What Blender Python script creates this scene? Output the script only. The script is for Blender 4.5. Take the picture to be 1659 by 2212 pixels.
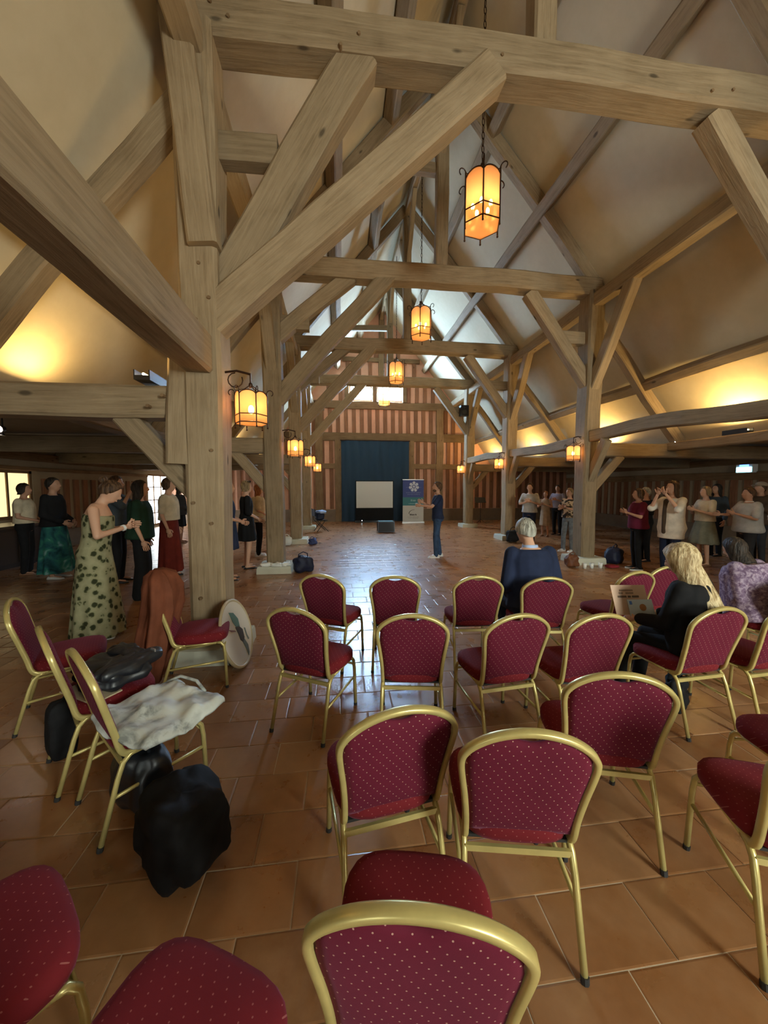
import bpy, bmesh, math, random
from mathutils import Vector, Matrix, noise, Euler
V = Vector
R = math.radians
random.seed(7)
S = bpy.context.scene
C = S.collection
for o in list(bpy.data.objects):
    bpy.data.objects.remove(o)

# ------------------------------------------------------------------ camera
cam_d = bpy.data.cameras.new('camera')
cam = bpy.data.objects.new('camera', cam_d)
C.objects.link(cam)
cam.location = (0, 0, 1.70)
cam.rotation_euler = (R(90 - 3.9), 0, R(-7.0))
cam_d.sensor_fit = 'HORIZONTAL'
cam_d.sensor_width = 36
cam_d.lens = 790 / 1659 * 36
cam_d.clip_start = 0.03
S.camera = cam

# ------------------------------------------------------------------ world, large lights, exposure
W = bpy.data.worlds.new('sky'); S.world = W; W.use_nodes = True
W.node_tree.nodes['Background'].inputs[0].default_value = (0.75, 0.85, 1, 1)
W.node_tree.nodes['Background'].inputs[1].default_value = 0.6
S.view_settings.view_transform = 'Standard'
S.view_settings.look = 'None'
S.view_settings.gamma = 1
S.view_settings.use_curve_mapping = False
S.view_settings.exposure = 0.15

def area(name, loc, rot, sx, sy, power, col, parent=None):
    d = bpy.data.lights.new(name, 'AREA'); d.shape = 'RECTANGLE'; d.size = sx; d.size_y = sy
    d.energy = power; d.color = col
    o = bpy.data.objects.new(name, d); C.objects.link(o); o.location = loc; o.rotation_euler = rot
    if parent: o.parent = parent
    return o
# daylight entering by the tall window and the glazed door in the wall behind the camera
area('daylight_rear', (4.3, -4.30, 2.85), (R(84), 0, 0), 1.9, 2.1, 520, (0.94, 1.0, 0.90))
area('daylight_rear', (-3.6, -4.30, 1.75), (R(90), 0, 0), 1.6, 2.2, 30, (0.97, 1.0, 0.93))
# daylight by the glazed side door (the gable panes themselves shine)
area('daylight_side', (-7.60, 17.2, 1.25), (R(90), 0, R(-90)), 1.9, 2.2, 50, (0.85, 0.95, 1.0))

# ------------------------------------------------------------------ mesh helpers
class MB:
    def __init__(self): self.v = []; self.f = []; self.uv = {}; self.mi = []; self.cur = 0
    def add(self, vs, fs):
        b = len(self.v); self.v += [V(p) for p in vs]
        for f in fs: self.f.append(tuple(b + i for i in f)); self.mi.append(self.cur)
        return b
    def box(self, a, b):
        x0, y0, z0 = a; x1, y1, z1 = b
        self.add([(x0,y0,z0),(x1,y0,z0),(x1,y1,z0),(x0,y1,z0),(x0,y0,z1),(x1,y0,z1),(x1,y1,z1),(x0,y1,z1)],
                 [(3,2,1,0),(4,5,6,7),(0,1,5,4),(1,2,6,5),(2,3,7,6),(3,0,4,7)])
        return self
    def loft(self, rings, caps=True, closed=True):
        n = len(rings[0]); b = len(self.v)
        for r in rings: self.v += [V(p) for p in r]
        for i in range(len(rings) - 1):
            for j in range(n if closed else n - 1):
                k = (j + 1) % n
                self.f.append((b+i*n+j, b+i*n+k, b+(i+1)*n+k, b+(i+1)*n+j)); self.mi.append(self.cur)
        if caps:
            self.f.append(tuple(b+j for j in reversed(range(n)))); self.mi.append(self.cur)
            m = b + (len(rings)-1)*n
            self.f.append(tuple(m+j for j in range(n))); self.mi.append(self.cur)
        return self
    def ell(self, c, r, M=None, nu=12, nv=8):
        c = V(c); rings = []
        top = None
        pts = []
        for i in range(1, nv):
            ph = math.pi * i / nv
            pts.append([(r[0]*math.sin(ph)*math.cos(2*math.pi*j/nu), r[1]*math.sin(ph)*math.sin(2*math.pi*j/nu), -r[2]*math.cos(ph)) for j in range(nu)])
        def T(p):
            p = V(p)
            if M is not None: p = M @ p
            return p + c
        b = len(self.v)
        self.v.append(T((0,0,-r[2])))
        for ring in pts: self.v += [T(p) for p in ring]
        self.v.append(T((0,0,r[2]))); e = len(self.v) - 1
        for j in range(nu):
            k = (j+1) % nu
            self.f.append((b, b+1+k, b+1+j)); self.mi.append(self.cur)
            for i in range(nv-2):
                self.f.append((b+1+i*nu+j, b+1+i*nu+k, b+1+(i+1)*nu+k, b+1+(i+1)*nu+j)); self.mi.append(self.cur)
            self.f.append((b+1+(nv-2)*nu+j, b+1+(nv-2)*nu+k, e)); self.mi.append(self.cur)
        return self
    def tube(self, path, r, n=8, caps=True):
        path = [V(p) for p in path]
        rs = r if isinstance(r, (list, tuple)) else [r]*len(path)
        rings = []; prev = None
        for i, p in enumerate(path):
            t = (path[min(i+1, len(path)-1)] - path[max(i-1, 0)])
            if t.length < 1e-9: t = V((0,0,1))
            t.normalize()
            if prev is None:
                a = t.cross(V((0,0,1)))
                if a.length < .1: a = t.cross(V((0,1,0)))
            else:
                a = prev - t * prev.dot(t)
                if a.length < 1e-6: a = t.cross(V((0,0,1)))
            a.normalize(); prev = a; bb = t.cross(a)
            rings.append([p + (a*math.cos(2*math.pi*j/n + math.pi/n) + bb*math.sin(2*math.pi*j/n + math.pi/n))*rs[i] for j in range(n)])
        return self.loft(rings, caps)
    def rtube(self, path, w, d, nrm, c=.005):   # flat-oval tube: w in the plane, d across it
        path = [V(p) for p in path]; nrm = V(nrm).normalized(); rings = []
        for i, p in enumerate(path):
            t = (path[min(i+1, len(path)-1)] - path[max(i-1, 0)]).normalized()
            b = (nrm - t*nrm.dot(t)).normalized(); a = t.cross(b)
            rings.append([p + a*x + b*y for x, y in ((-w/2+c,-d/2),(w/2-c,-d/2),(w/2,-d/2+c),(w/2,d/2-c),(w/2-c,d/2),(-w/2+c,d/2),(-w/2,d/2-c),(-w/2,-d/2+c))])
        return self.loft(rings)
    def cap(self, p0, r0, p1, r1, n=10):      # tapered limb with round ends
        p0 = V(p0); p1 = V(p1); t = p1 - p0
        if t.length < 1e-6: return self.ell(p0, (r0,)*3)
        t.normalize(); path = []; rs = []
        for a in (-80, -50, -20): path.append(p0 + t*r0*math.sin(R(a))); rs.append(r0*math.cos(R(a)))
        path.append(p0); rs.append(r0)
        path.append((p0+p1)/2); rs.append((r0+r1)/2)
        path.append(p1); rs.append(r1)
        for a in (20, 50, 80): path.append(p1 + t*r1*math.sin(R(a))); rs.append(r1*math.cos(R(a)))
        return self.tube(path, rs, n)
    def mesh(self, name, mats=(), smooth=False):
        me = bpy.data.meshes.new(name)
        me.from_pydata([tuple(p) for p in self.v], [], self.f)
        for m in mats: me.materials.append(m)
        if any(self.mi):
            me.polygons.foreach_set('material_index', self.mi)
        if smooth: me.polygons.foreach_set('use_smooth', [True]*len(me.polygons))
        me.update()
        return me
    def build(self, name, mat, parent=None, smooth=False, loc=None, label=None):
        mats = mat if isinstance(mat, (list, tuple)) else [mat]
        o = bpy.data.objects.new(name, self.mesh(name, mats, smooth)); C.objects.link(o)
        if parent: o.parent = parent
        if loc is not None: o.location = loc
        if label: o['label'] = label
        return o

def shift(mb, d):
    d = V(d); mb.v = [p - d for p in mb.v]; return mb
def tag(o, label=None, cat=None, group=None, kind=None):
    if label: o['label'] = label
    if cat: o['category'] = cat
    if group: o['group'] = group
    if kind: o['kind'] = kind
    return o
def empty(name, loc, label=None, cat=None, group=None, rz=0, kind=None):
    o = bpy.data.objects.new(name, None); C.objects.link(o); o.location = loc; o.rotation_euler = (0,0,rz)
    o.empty_display_size = .1
    return tag(o, label, cat, group, kind)
def copy_tree(o, parent=None):
    c = o.copy(); C.objects.link(c); c.parent = parent
    for ch in list(o.children): copy_tree(ch, c)
    return c

# ------------------------------------------------------------------ materials
class NT:
    def __init__(self, name):
        self.m = bpy.data.materials.new(name); self.m.use_nodes = True
        self.t = self.m.node_tree; self.n = self.t.nodes; self.l = self.t.links
        self.b = self.n['Principled BSDF']; self.out = self.n['Material Output']
    def node(self, typ, **kw):
        x = self.n.new(typ)
        for k, v in kw.items(): setattr(x, k, v)
        return x
    def link(self, a, b): self.l.new(a, b)
    def val(self, sock, v): self.b.inputs[sock].default_value = v
    def coord(self, kind='Object', scale=(1,1,1)):
        tc = self.node('ShaderNodeTexCoord'); mp = self.node('ShaderNodeMapping')
        mp.inputs['Scale'].default_value = scale
        self.link(tc.outputs[kind], mp.inputs['Vector']); return mp.outputs['Vector']
    def noise(self, vec, scale, detail=4, rough=.55, dist=0):
        x = self.node('ShaderNodeTexNoise'); x.inputs['Scale'].default_value = scale
        x.inputs['Detail'].default_value = detail; x.inputs['Roughness'].default_value = rough
        x.inputs['Distortion'].default_value = dist
        self.link(vec, x.inputs['Vector']); return x.outputs['Fac']
    def ramp(self, fac, stops, interp='LINEAR'):
        x = self.node('ShaderNodeValToRGB'); cr = x.color_ramp; cr.interpolation = interp
        while len(cr.elements) < len(stops): cr.elements.new(.5)
        for e, (p, c) in zip(cr.elements, stops): e.position = p; e.color = (*c, 1)
        self.link(fac, x.inputs['Fac']); return x.outputs['Color']
    def mix(self, fac, a, b, mode='MIX'):
        x = self.node('ShaderNodeMix'); x.data_type = 'RGBA'; x.blend_type = mode
        for s, v in ((0, fac), (6, a), (7, b)):
            if hasattr(v, 'is_linked') or isinstance(v, bpy.types.NodeSocket): self.link(v, x.inputs[s])
            elif isinstance(v, (int, float)): x.inputs[s].default_value = v
            else: x.inputs[s].default_value = (*v, 1)
        return x.outputs[2]
    def math(self, op, a, b=None):
        x = self.node('ShaderNodeMath'); x.operation = op
        for i, v in enumerate((a, b)):
            if v is None: continue
            if isinstance(v, (int, float)): x.inputs[i].default_value = v
            else: self.link(v, x.inputs[i])
        return x.outputs[0]
    def bump(self, h, strength=.2, dist=.01):
        x = self.node('ShaderNodeBump'); x.inputs['Strength'].default_value = strength
        x.inputs['Distance'].default_value = dist
        self.link(h, x.inputs['Height']); self.link(x.outputs['Normal'], self.b.inputs['Normal'])
    def color(self, s): self.link(s, self.b.inputs['Base Color'])

def plain(name, col, rough=.7, metal=0, spec=None, nscale=None, amt=.25, bump=0):
    k = NT(name); k.val('Base Color', (*col, 1)); k.val('Roughness', rough); k.val('Metallic', metal)
    if spec is not None: k.val('Specular IOR Level', spec)
    if nscale:
        f = k.noise(k.coord('Object'), nscale, 4)
        k.color(k.ramp(f, [(.3, tuple(c*(1-amt) for c in col)), (.7, tuple(min(1, c*(1+amt)) for c in col))]))
        if bump: k.bump(f, bump, .01)
    return k.m
def glow(name, col, strength):
    k = NT(name); k.val('Base Color', (*col, 1)); k.val('Emission Color', (*col, 1)); k.val('Emission Strength', strength); return k.m

def m_oak(name, c0, c1, c2):
    k = NT(name)
    tc = k.node('ShaderNodeTexCoord')
    mp = k.node('ShaderNodeMapping'); mp.inputs['Scale'].default_value = (.9, 14, 1); k.link(tc.outputs['UV'], mp.inputs['Vector'])
    oi = k.node('ShaderNodeObjectInfo')
    add = k.node('ShaderNodeVectorMath'); add.operation = 'ADD'
    cmb = k.node('ShaderNodeCombineXYZ'); k.link(k.math('MULTIPLY', oi.outputs['Random'], 37.0), cmb.inputs[2]); k.link(k.math('MULTIPLY', oi.outputs['Random'], 11.0), cmb.inputs[0])
    k.link(mp.outputs['Vector'], add.inputs[0]); k.link(cmb.outputs[0], add.inputs[1])
    g = k.noise(add.outputs[0], 2.2, 6, .65, .6)
    mp2 = k.node('ShaderNodeMapping'); mp2.inputs['Scale'].default_value = (1.2, 2.2, 1); k.link(add.outputs[0], mp2.inputs['Vector'])
    b = k.noise(k.coord('Object', (1.3, 1.3, 1.3)), 1.7, 4, .6)
    col = k.ramp(g, [(.25, c0), (.5, c1), (.78, c2)])
    col = k.mix(k.ramp(b, [(.35, (0,0,0)), (.7, (.55,.55,.55))]), col, c2)
    # knots
    vo = k.node('ShaderNodeTexVoronoi'); vo.inputs['Scale'].default_value = 1.0
    mp3 = k.node('ShaderNodeMapping'); mp3.inputs['Scale'].default_value = (1.4, 3.4, 1); k.link(tc.outputs['UV'], mp3.inputs['Vector'])
    add2 = k.node('ShaderNodeVectorMath'); add2.operation = 'ADD'; k.link(mp3.outputs['Vector'], add2.inputs[0]); k.link(cmb.outputs[0], add2.inputs[1])
    k.link(add2.outputs[0], vo.inputs['Vector'])
    kn = k.ramp(vo.outputs['Distance'], [(.05, (.35,.35,.35)), (.10, (1,1,1))])
    col = k.mix(1.0, col, kn, 'MULTIPLY')
    v = k.node('ShaderNodeHueSaturation'); k.link(col, v.inputs['Color'])
    k.link(k.math('ADD', k.math('MULTIPLY', oi.outputs['Random'], .35), .82), v.inputs['Value'])
    k.color(v.outputs[0]); k.val('Roughness', .8); k.val('Specular IOR Level', .25)
    k.bump(g, .5, .012)
    return k.m
OAK = m_oak('aged_oak', (.145,.098,.052), (.25,.18,.105), (.35,.265,.165))
DARKOAK = m_oak('dark_oak', (.10,.058,.026), (.18,.11,.055), (.27,.175,.095))
STUD = m_oak('stud_oak', (.12,.052,.026), (.21,.095,.05), (.30,.15,.085))

def m_plaster(name, a, b):
    k = NT(name); v = k.coord('Object')
    f = k.noise(v, .55, 5, .6); g = k.noise(v, 6, 5, .6)
    k.color(k.mix(.35, k.ramp(f, [(.3, a), (.7, b)]), k.ramp(g, [(.3, a), (.7, b)])))
    k.val('Roughness', .92); k.val('Specular IOR Level', .15); k.bump(g, .12, .02); return k.m
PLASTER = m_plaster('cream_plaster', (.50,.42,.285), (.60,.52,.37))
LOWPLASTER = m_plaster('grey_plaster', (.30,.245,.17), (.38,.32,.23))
INFILL = m_plaster('pink_infill', (.62,.33,.22), (.74,.43,.30))
STONE = m_plaster('pale_stone', (.46,.46,.36), (.62,.61,.50))
SKIRTSTONE = m_plaster('dark_stone', (.14,.10,.07), (.22,.16,.11))
IRON = plain('wrought_iron', (.045,.022,.012), .45, .8)
BLACK = plain('black_metal', (.012,.012,.014), .4, .3)
GOLD = plain('gold_paint', (.60,.50,.19), .32, .38, nscale=9, amt=.12)
RUBBER = plain('black_rubber', (.02,.02,.02), .6)
WHITE = plain('white_plastic', (.8,.82,.8), .5)
GROUT = m_plaster('grout', (.50,.40,.28), (.60,.50,.37))

def m_fabric(name, axes, col, dot):
    # burgundy cloth woven with small pale dots on a staggered grid
    k = NT(name)
    tc = k.node('ShaderNodeTexCoord'); sp = k.node('ShaderNodeSeparateXYZ'); k.link(tc.outputs['Object'], sp.inputs[0])
    second = sp.outputs[axes[1]] if axes[1] == 2 else k.math('ADD', sp.outputs[1], sp.outputs[2])
    a = k.math('DIVIDE', sp.outputs[axes[0]], .038); b = k.math('DIVIDE', second, .0175)
    row = k.math('FLOOR', b)
    a2 = k.math('ADD', a, k.math('MULTIPLY', row, .37))
    fa = k.math('SUBTRACT', k.math('FRACT', a2), .5); fb = k.math('SUBTRACT', k.math('FRACT', b), .5)
    # small tick: elongated dot
    d = k.math('ADD', k.math('POWER', k.math('MULTIPLY', k.math('ABSOLUTE', fa), 2.3), 2.0), k.math('POWER', k.math('ABSOLUTE', fb), 2.0))
    msk = k.math('LESS_THAN', d, .016)
    w = k.noise(tc.outputs['Object'], 3.0, 3)
    base = k.ramp(w, [(.3, tuple(c*.85 for c in col)), (.7, tuple(c*1.12 for c in col))])
    k.color(k.mix(msk, base, dot))
    k.val('Roughness', .85); k.val('Specular IOR Level', .2)
    try: k.val('Sheen Weight', .10); k.val('Sheen Tint', (.8,.3,.5,1)); k.val('Sheen Roughness', .4)
    except Exception: pass
    k.bump(k.noise(tc.outputs['Object'], 420, 2), .15, .002)
    return k.m
FAB_BACK = m_fabric('burgundy_back_cloth', (0, 2), (.125,.010,.027), (.45,.25,.20))
FAB_SEAT = m_fabric('burgundy_seat_cloth', (0, 1), (.165,.012,.017), (.30,.09,.08))

def m_tile():
    k = NT('terracotta')
    geo = k.node('ShaderNodeNewGeometry'); sp = k.node('ShaderNodeSeparateXYZ'); k.link(geo.outputs['Position'], sp.inputs[0])
    row = k.math('FLOOR', k.math('DIVIDE', k.math('ADD', sp.outputs[1], 4.5), .265))
    off = k.math('MULTIPLY', k.math('MODULO', row, 2.0), .5)
    colm = k.math('FLOOR', k.math('ADD', k.math('DIVIDE', k.math('ADD', sp.outputs[0], 7.8), .40), off))
    cb = k.node('ShaderNodeCombineXYZ'); k.link(colm, cb.inputs[0]); k.link(row, cb.inputs[1])
    wn = k.node('ShaderNodeTexWhiteNoise'); wn.noise_dimensions = '2D'; k.link(cb.outputs[0], wn.inputs['Vector'])
    base = k.ramp(wn.outputs['Value'], [(0, (.19,.070,.020)), (.35, (.275,.110,.036)), (.7, (.33,.148,.054)), (1, (.385,.195,.088))])
    n1 = k.noise(geo.outputs['Position'], 4.5, 5, .6); n2 = k.noise(geo.outputs['Position'], 22, 4, .6)
    c = k.mix(k.ramp(n1, [(.35, (0,0,0)), (.75, (.6,.6,.6))]), base, (.41,.225,.11))
    c = k.mix(.3, c, k.ramp(n2, [(.25, (.6,.6,.6)), (.7, (1,1,1))]), 'MULTIPLY')
    k.color(c)
    k.link(k.ramp(n1, [(.3, (.25,)*3), (.8, (.37,)*3)]), k.b.inputs['Roughness'])
    k.val('Specular IOR Level', .75); k.bump(n2, .035, .006)
    return k.m
TILE = m_tile()

def cloth(name, col, rough=.85, amt=.18, scale=7):
    return plain(name, col, rough, 0, .2, scale, amt)
def m_pattern(name, stops, scale, kind='noise', rough=.85):
    k = NT(name); v = k.coord('Object')
    if kind == 'noise': f = k.noise(v, scale, 3, .5, .8)
    else:
        vo = k.node('ShaderNodeTexVoronoi'); vo.inputs['Scale'].default_value = scale
        n = k.noise(v, scale*1.7, 3); mx = k.node('ShaderNodeVectorMath'); mx.operation = 'ADD'
        sc = k.node('ShaderNodeVectorMath'); sc.operation = 'SCALE'; sc.inputs['Scale'].default_value = .05; k.link(n, sc.inputs[0])
        k.link(v, mx.inputs[0]); k.link(sc.outputs[0], mx.inputs[1]); k.link(mx.outputs[0], vo.inputs['Vector']); f = vo.outputs['Distance']
    k.color(k.ramp(f, stops)); k.val('Roughness', rough); k.val('Specular IOR Level', .2); return k.m

# ------------------------------------------------------------------ the setting
XL, XR, YB, YF, XC = -7.8, 12.0, -4.5, 18.2, 2.1
PX = (-1.28, 5.48)                       # arcade post lines
FR = [0.08, 3.88, 7.60, 11.36, 15.10]    # truss planes
def roof_z(x):
    d = abs(x - XC)
    return 10.3 - 1.2*d if d <= 3.5 else max(2.70, 6.1 - 1.49*(d - 3.5))

floor = MB().box((XL-.15, YB-.15, -.12), (XR+.15, YF+.15, -.0035)).build('floor', GROUT)
tag(floor, 'terracotta tiled floor laid in running bond with pale joints', None, None, 'structure')
TW, TD, G = .40, .265, .0045
def tile_verts(cx, cy, w=TW, d=TD, z=0):
    a, b = w/2 - G/2, d/2 - G/2; c = .006
    return [(cx-a,cy-b,-.012),(cx+a,cy-b,-.012),(cx+a,cy+b,-.012),(cx-a,cy+b,-.012),
            (cx-a,cy-b,-.0012+z),(cx+a,cy-b,-.0012+z),(cx+a,cy+b,-.0012+z),(cx-a,cy+b,-.0012+z),
            (cx-a+c,cy-b+c,z),(cx+a-c,cy-b+c,z),(cx+a-c,cy+b-c,z),(cx-a+c,cy+b-c,z)]
TF = [(0,1,5,4),(1,2,6,5),(2,3,7,6),(3,0,4,7),(4,5,9,8),(5,6,10,9),(6,7,11,10),(7,4,8,11),(8,9,10,11)]
cyw, syw, cpt, spt = math.cos(R(7)), math.sin(R(7)), math.cos(R(3.9)), math.sin(R(3.9))
tiles = []
nrow = int((YF - YB) / TD) + 1
for r in range(nrow):
    cy = YB + (r + .5)*TD
    if cy + TD/2 > YF: continue
    off = .5 if r % 2 else 0
    for c in range(int((XR - XL)/TW) + 2):
        cx = XL + (c - off + .5)*TW
        if cx - TW/2 < XL - .01 or cx + TW/2 > XR + .01: continue
        rx = cx*cyw - cy*syw; fw = cx*syw + cy*cyw; dp = fw*cpt + 1.7*spt; u = -1.7*cpt + fw*spt
        vis = dp > .3 and abs(rx/dp)*790 < 900 and u/dp*790 > -1180
        tiles.append((-(1/dp**3) if vis else 1, cx, cy))
tiles.sort()
tm = bpy.data.meshes.new('floor_tile'); tm.from_pydata(tile_verts(0, 0), [], TF); tm.materials.append(TILE)
for i, (s, cx, cy) in enumerate(tiles[:300]):
    o = bpy.data.objects.new('floor_tile', tm); C.objects.link(o); o.parent = floor
    o.location = (cx, cy, random.uniform(-.0018, .0012)); o.rotation_euler = (random.uniform(-.004,.004), random.uniform(-.003,.003), 0)
rest = MB()
for s, cx, cy in tiles[300:]: rest.add(tile_verts(cx, cy, z=random.uniform(-.0018, .0012)), TF)
o = rest.build('tile_field', TILE, floor); o['kind'] = 'stuff'

# plaster ceiling: two steep slopes and the low aisle ceilings beyond
ce = MB()
prof = [(XL-.05, 2.70), (XC-5.78, 2.70), (XC-3.5, 6.1), (XC, 10.3), (XC+3.5, 6.1), (XC+5.78, 2.70), (XR+.05, 2.70)]
n = len(prof)
ys = [YB + (YF-YB)*i/10 for i in range(11)]
for y in ys: ce.v += [V((x, y, z)) for x, z in prof]
for y in ys: ce.v += [V((x, y, z + .18)) for x, z in prof]
H0 = n*len(ys)
for i in range(len(ys)-1):
    for j in range(n-1):
        a = i*n + j
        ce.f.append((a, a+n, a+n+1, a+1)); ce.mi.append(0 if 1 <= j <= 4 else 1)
        ce.f.append((H0+a, H0+a+1, H0+a+n+1, H0+a+n)); ce.mi.append(0)
ceil = ce.build('ceiling', [PLASTER, LOWPLASTER]); tag(ceil, 'cream plaster roof slopes between the timbers', None, None, 'structure')

def wall_grid(name, us, z0, ztop, fixed, axis, thick, mat, holes=()):
    """vertical wall cut into columns, with rectangular openings"""
    mb = MB()
    us = sorted(set(us + [h[0] for h in holes] + [h[1] for h in holes]))
    for a, b in zip(us, us[1:]):
        m = (a+b)/2
        spans = [(z0, None)]
        for h in holes:
            if h[0] <= m <= h[1]:
                spans = [(z0, h[2]), (h[3], None)]
        for s, e in spans:
            if e is not None and e - s < 1e-3: continue
            ta, tb = (e, e) if e is not None else (ztop(a), ztop(b))
            if ta <= s or tb <= s: continue
            def P(u, z, k): return (u, fixed + k*thick, z) if axis == 'x' else (fixed + k*thick, u, z)
            mb.add([P(a,s,0),P(b,s,0),P(b,tb,0),P(a,ta,0),P(a,s,1),P(b,s,1),P(b,tb,1),P(a,ta,1)],
                   [(0,1,2,3),(7,6,5,4),(0,4,5,1),(1,5,6,2),(2,6,7,3),(3,7,4,0)])
    o = mb.build(name, mat); o['kind'] = 'structure'; return o
xs = [XL, XC-5.78, XC-4.6, XC-3.5, XC-2, XC-1, XC, XC+1, XC+2, XC+3.5, XC+4.6, XC+5.78, XR]
WIN = [(.55, 1.63, 5.92, 6.64), (1.90, 3.12, 5.92, 6.64)]
wall_far = wall_grid('wall_far', xs, 0, lambda x: roof_z(x)+.1, YF, 'x', .2, INFILL, WIN)
wall_far['label'] = 'half-timbered far gable wall with pink infill between studs'
wall_rear = wall_grid('wall_rear', xs, 0, lambda x: roof_z(x)+.1, YB, 'x', -.2, PLASTER, [(3.3, 5.3, 1.75, 3.95), (-4.5, -2.7, .05, 2.6)])
wall_rear['label'] = 'plaster rear wall behind the chairs with window and glazed door'
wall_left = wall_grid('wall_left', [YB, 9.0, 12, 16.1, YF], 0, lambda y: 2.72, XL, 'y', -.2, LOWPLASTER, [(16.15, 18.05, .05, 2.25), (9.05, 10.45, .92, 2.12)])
wall_left['label'] = 'low left aisle wall behind the standing group'
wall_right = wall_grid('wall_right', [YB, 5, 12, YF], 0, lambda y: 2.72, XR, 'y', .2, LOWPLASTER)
wall_right['label'] = 'low right aisle wall of studs and pale infill'

def beam_mesh(p0, p1, w, d, ref=None, segs=None, wav=.019, taper=1.0, bow=0.0, seed=None):
    """hewn timber: chamfered, slightly uneven, UV along the grain"""
    p0 = V(p0); p1 = V(p1); t = p1 - p0; L = t.length; t.normalize()
    ref = V(ref) if ref is not None else (V((0,0,1)) if abs(t.z) < .95 else V((0,1,0)))
    s = t.cross(ref).normalized(); u = s.cross(t).normalized()
    segs = segs or max(3, min(16, int(L/.35)))
    sd = random.uniform(0, 100) if seed is None else seed
    c = min(w, d)*.10
    prof = [(-w/2+c,-d/2),(w/2-c,-d/2),(w/2,-d/2+c),(w/2,d/2-c),(w/2-c,d/2),(-w/2+c,d/2),(-w/2,d/2-c),(-w/2,-d/2+c)]
    per = [0]
    for i in range(8):
        a, b = prof[i], prof[(i+1) % 8]; per.append(per[-1] + math.hypot(a[0]-b[0], a[1]-b[1]))
    vs, fs, uvs = [], [], []
    for i in range(segs+1):
        f = i/segs; k = 1 + (taper-1)*f
        c0 = p0 + t*L*f + u*bow*math.sin(math.pi*f)
        c0 += s*noise.noise(V((sd, f*L*.7, 0)))*wav*1.5 + u*noise.noise(V((sd, f*L*.7, 9)))*wav*1.5
        for j, (a, b) in enumerate(prof):
            jit = 1 + noise.noise(V((sd+j*1.7, f*L*1.6, 3)))*wav*3.2
            vs.append(c0 + s*a*k*jit + u*b*k*jit)
    for i in range(segs):
        for j in range(8):
            k2 = (j+1) % 8
            fs.append((i*8+j, i*8+k2, (i+1)*8+k2, (i+1)*8+j))
            uvs += [(L*i/segs+sd, per[j]), (L*i/segs+sd, per[j+1]), (L*(i+1)/segs+sd, per[j+1]), (L*(i+1)/segs+sd, per[j])]
    for base, rev in ((0, True), (segs*8, False)):
        idx = list(range(8)); idx = idx[::-1] if rev else idx
        fs.append(tuple(base+j for j in idx)); uvs += [(prof[j][0]*.15+sd, prof[j][1]) for j in idx]
    return vs, fs, uvs
def timber(name, p0, p1, w, d, mat=None, parent=None, origin=None, **kw):
    vs, fs, uvs = beam_mesh(p0, p1, w, d, **kw)
    org = V(origin) if origin is not None else (V(parent.location) if parent else V(p0))
    me = bpy.data.meshes.new(name); me.from_pydata([tuple(v - org) for v in vs], [], fs)
    ul = me.uv_layers.new(name='grain'); ul.data.foreach_set('uv', [c for p in uvs for c in p])
    me.materials.append(mat or OAK); me.update()
    o = bpy.data.objects.new(name, me); C.objects.link(o)
    if parent: o.parent = parent
    else: o.location = org
    return o

# --- far wall: studs, rails, posts, windows
def studs(parent, axis, fixed, spans, z0, z1, w=.19, pitch=.385, dep=.06, zfun=None):
    proto = None
    for a, b in spans:
        k = max(1, int((b-a)/pitch))
        for i in range(k):
            u = a + (b-a)*(i+.5)/k
            zt = z1 if zfun is None else min(z1, zfun(u))
            if zt - z0 < .2: continue
            if proto is None or abs(zt - z1) > 1e-3:
                o = timber('stud', (0,0,0), (0,0,zt-z0), w if axis == 'x' else dep, dep if axis == 'x' else w, STUD, parent, origin=(0,0,0), segs=4, wav=.008)
                if abs(zt - z1) < 1e-3: proto = o
            else:
                o = proto.copy(); C.objects.link(o)
            o.location = (u, fixed, z0) if axis == 'x' else (fixed, u, z0)
def rail_x(x0, x1, z0, z1, nm='wall_rail', dep=.12):
    return timber(nm, (x0, YF-.05, (z0+z1)/2), (x1, YF-.05, (z0+z1)/2), dep, z1-z0, DARKOAK, wall_far, segs=10)
rz = lambda u: roof_z(u) - .15
Yst = YF - .028
studs(wall_far, 'x', Yst, [(XL+.1, -.15), (3.75, XR-.1)], .62, 2.60)
studs(wall_far, 'x', Yst, [(-2.7, -.15), (3.75, 6.9)], 2.85, 3.95, zfun=rz)
studs(wall_far, 'x', Yst, [(-1.75, 5.95)], 4.35, 5.50, zfun=rz)
studs(wall_far, 'x', Yst, [(-.75, .40), (3.27, 4.9)], 5.86, 6.75, zfun=rz)
studs(wall_far, 'x', Yst, [(.2, 4.0)], 6.95, 7.75, pitch=.5, zfun=rz)
studs(wall_far, 'x', Yst, [(1.0, 3.2)], 7.95, 8.8, pitch=.5, zfun=rz)
rail_x(XL, -.15, 2.60, 2.85); rail_x(3.75, XR, 2.60, 2.85)
rail_x(-2.6, 6.8, 3.95, 4.35); rail_x(-1.6, 5.8, 5.50, 5.86); rail_x(-.7, 4.9, 6.72, 6.95); rail_x(.2, 4.0, 7.75, 7.95)
skirt = MB().box((XL, YF-.10, 0), (.05, YF, .60)).box((3.55, YF-.10, 0), (XR, YF, .60)).build('trim_1', SKIRTSTONE)
tag(skirt, 'dark stone plinth course along the far wall', None, None, 'structure')
for x, w_, zt in ((-.02, .34, 4.0), (3.58, .34, 4.0), (5.05, .36, 5.6), (-.95, .36, 5.6), (1.765, .22, 6.8), (.42, .2, 6.8), (3.25, .2, 6.8), (2.1, .26, 10.0)):
    zb = 0 if zt < 6.5 else (5.86 if zt < 7 else 6.95)
    timber('wall_post', (x, YF-.06, zb), (x, YF-.06, zt), w_, .14, DARKOAK, wall_far)
SKYGLASS = glow('bright_daylight_glass', (.42,.68,1.0), 320)
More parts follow.
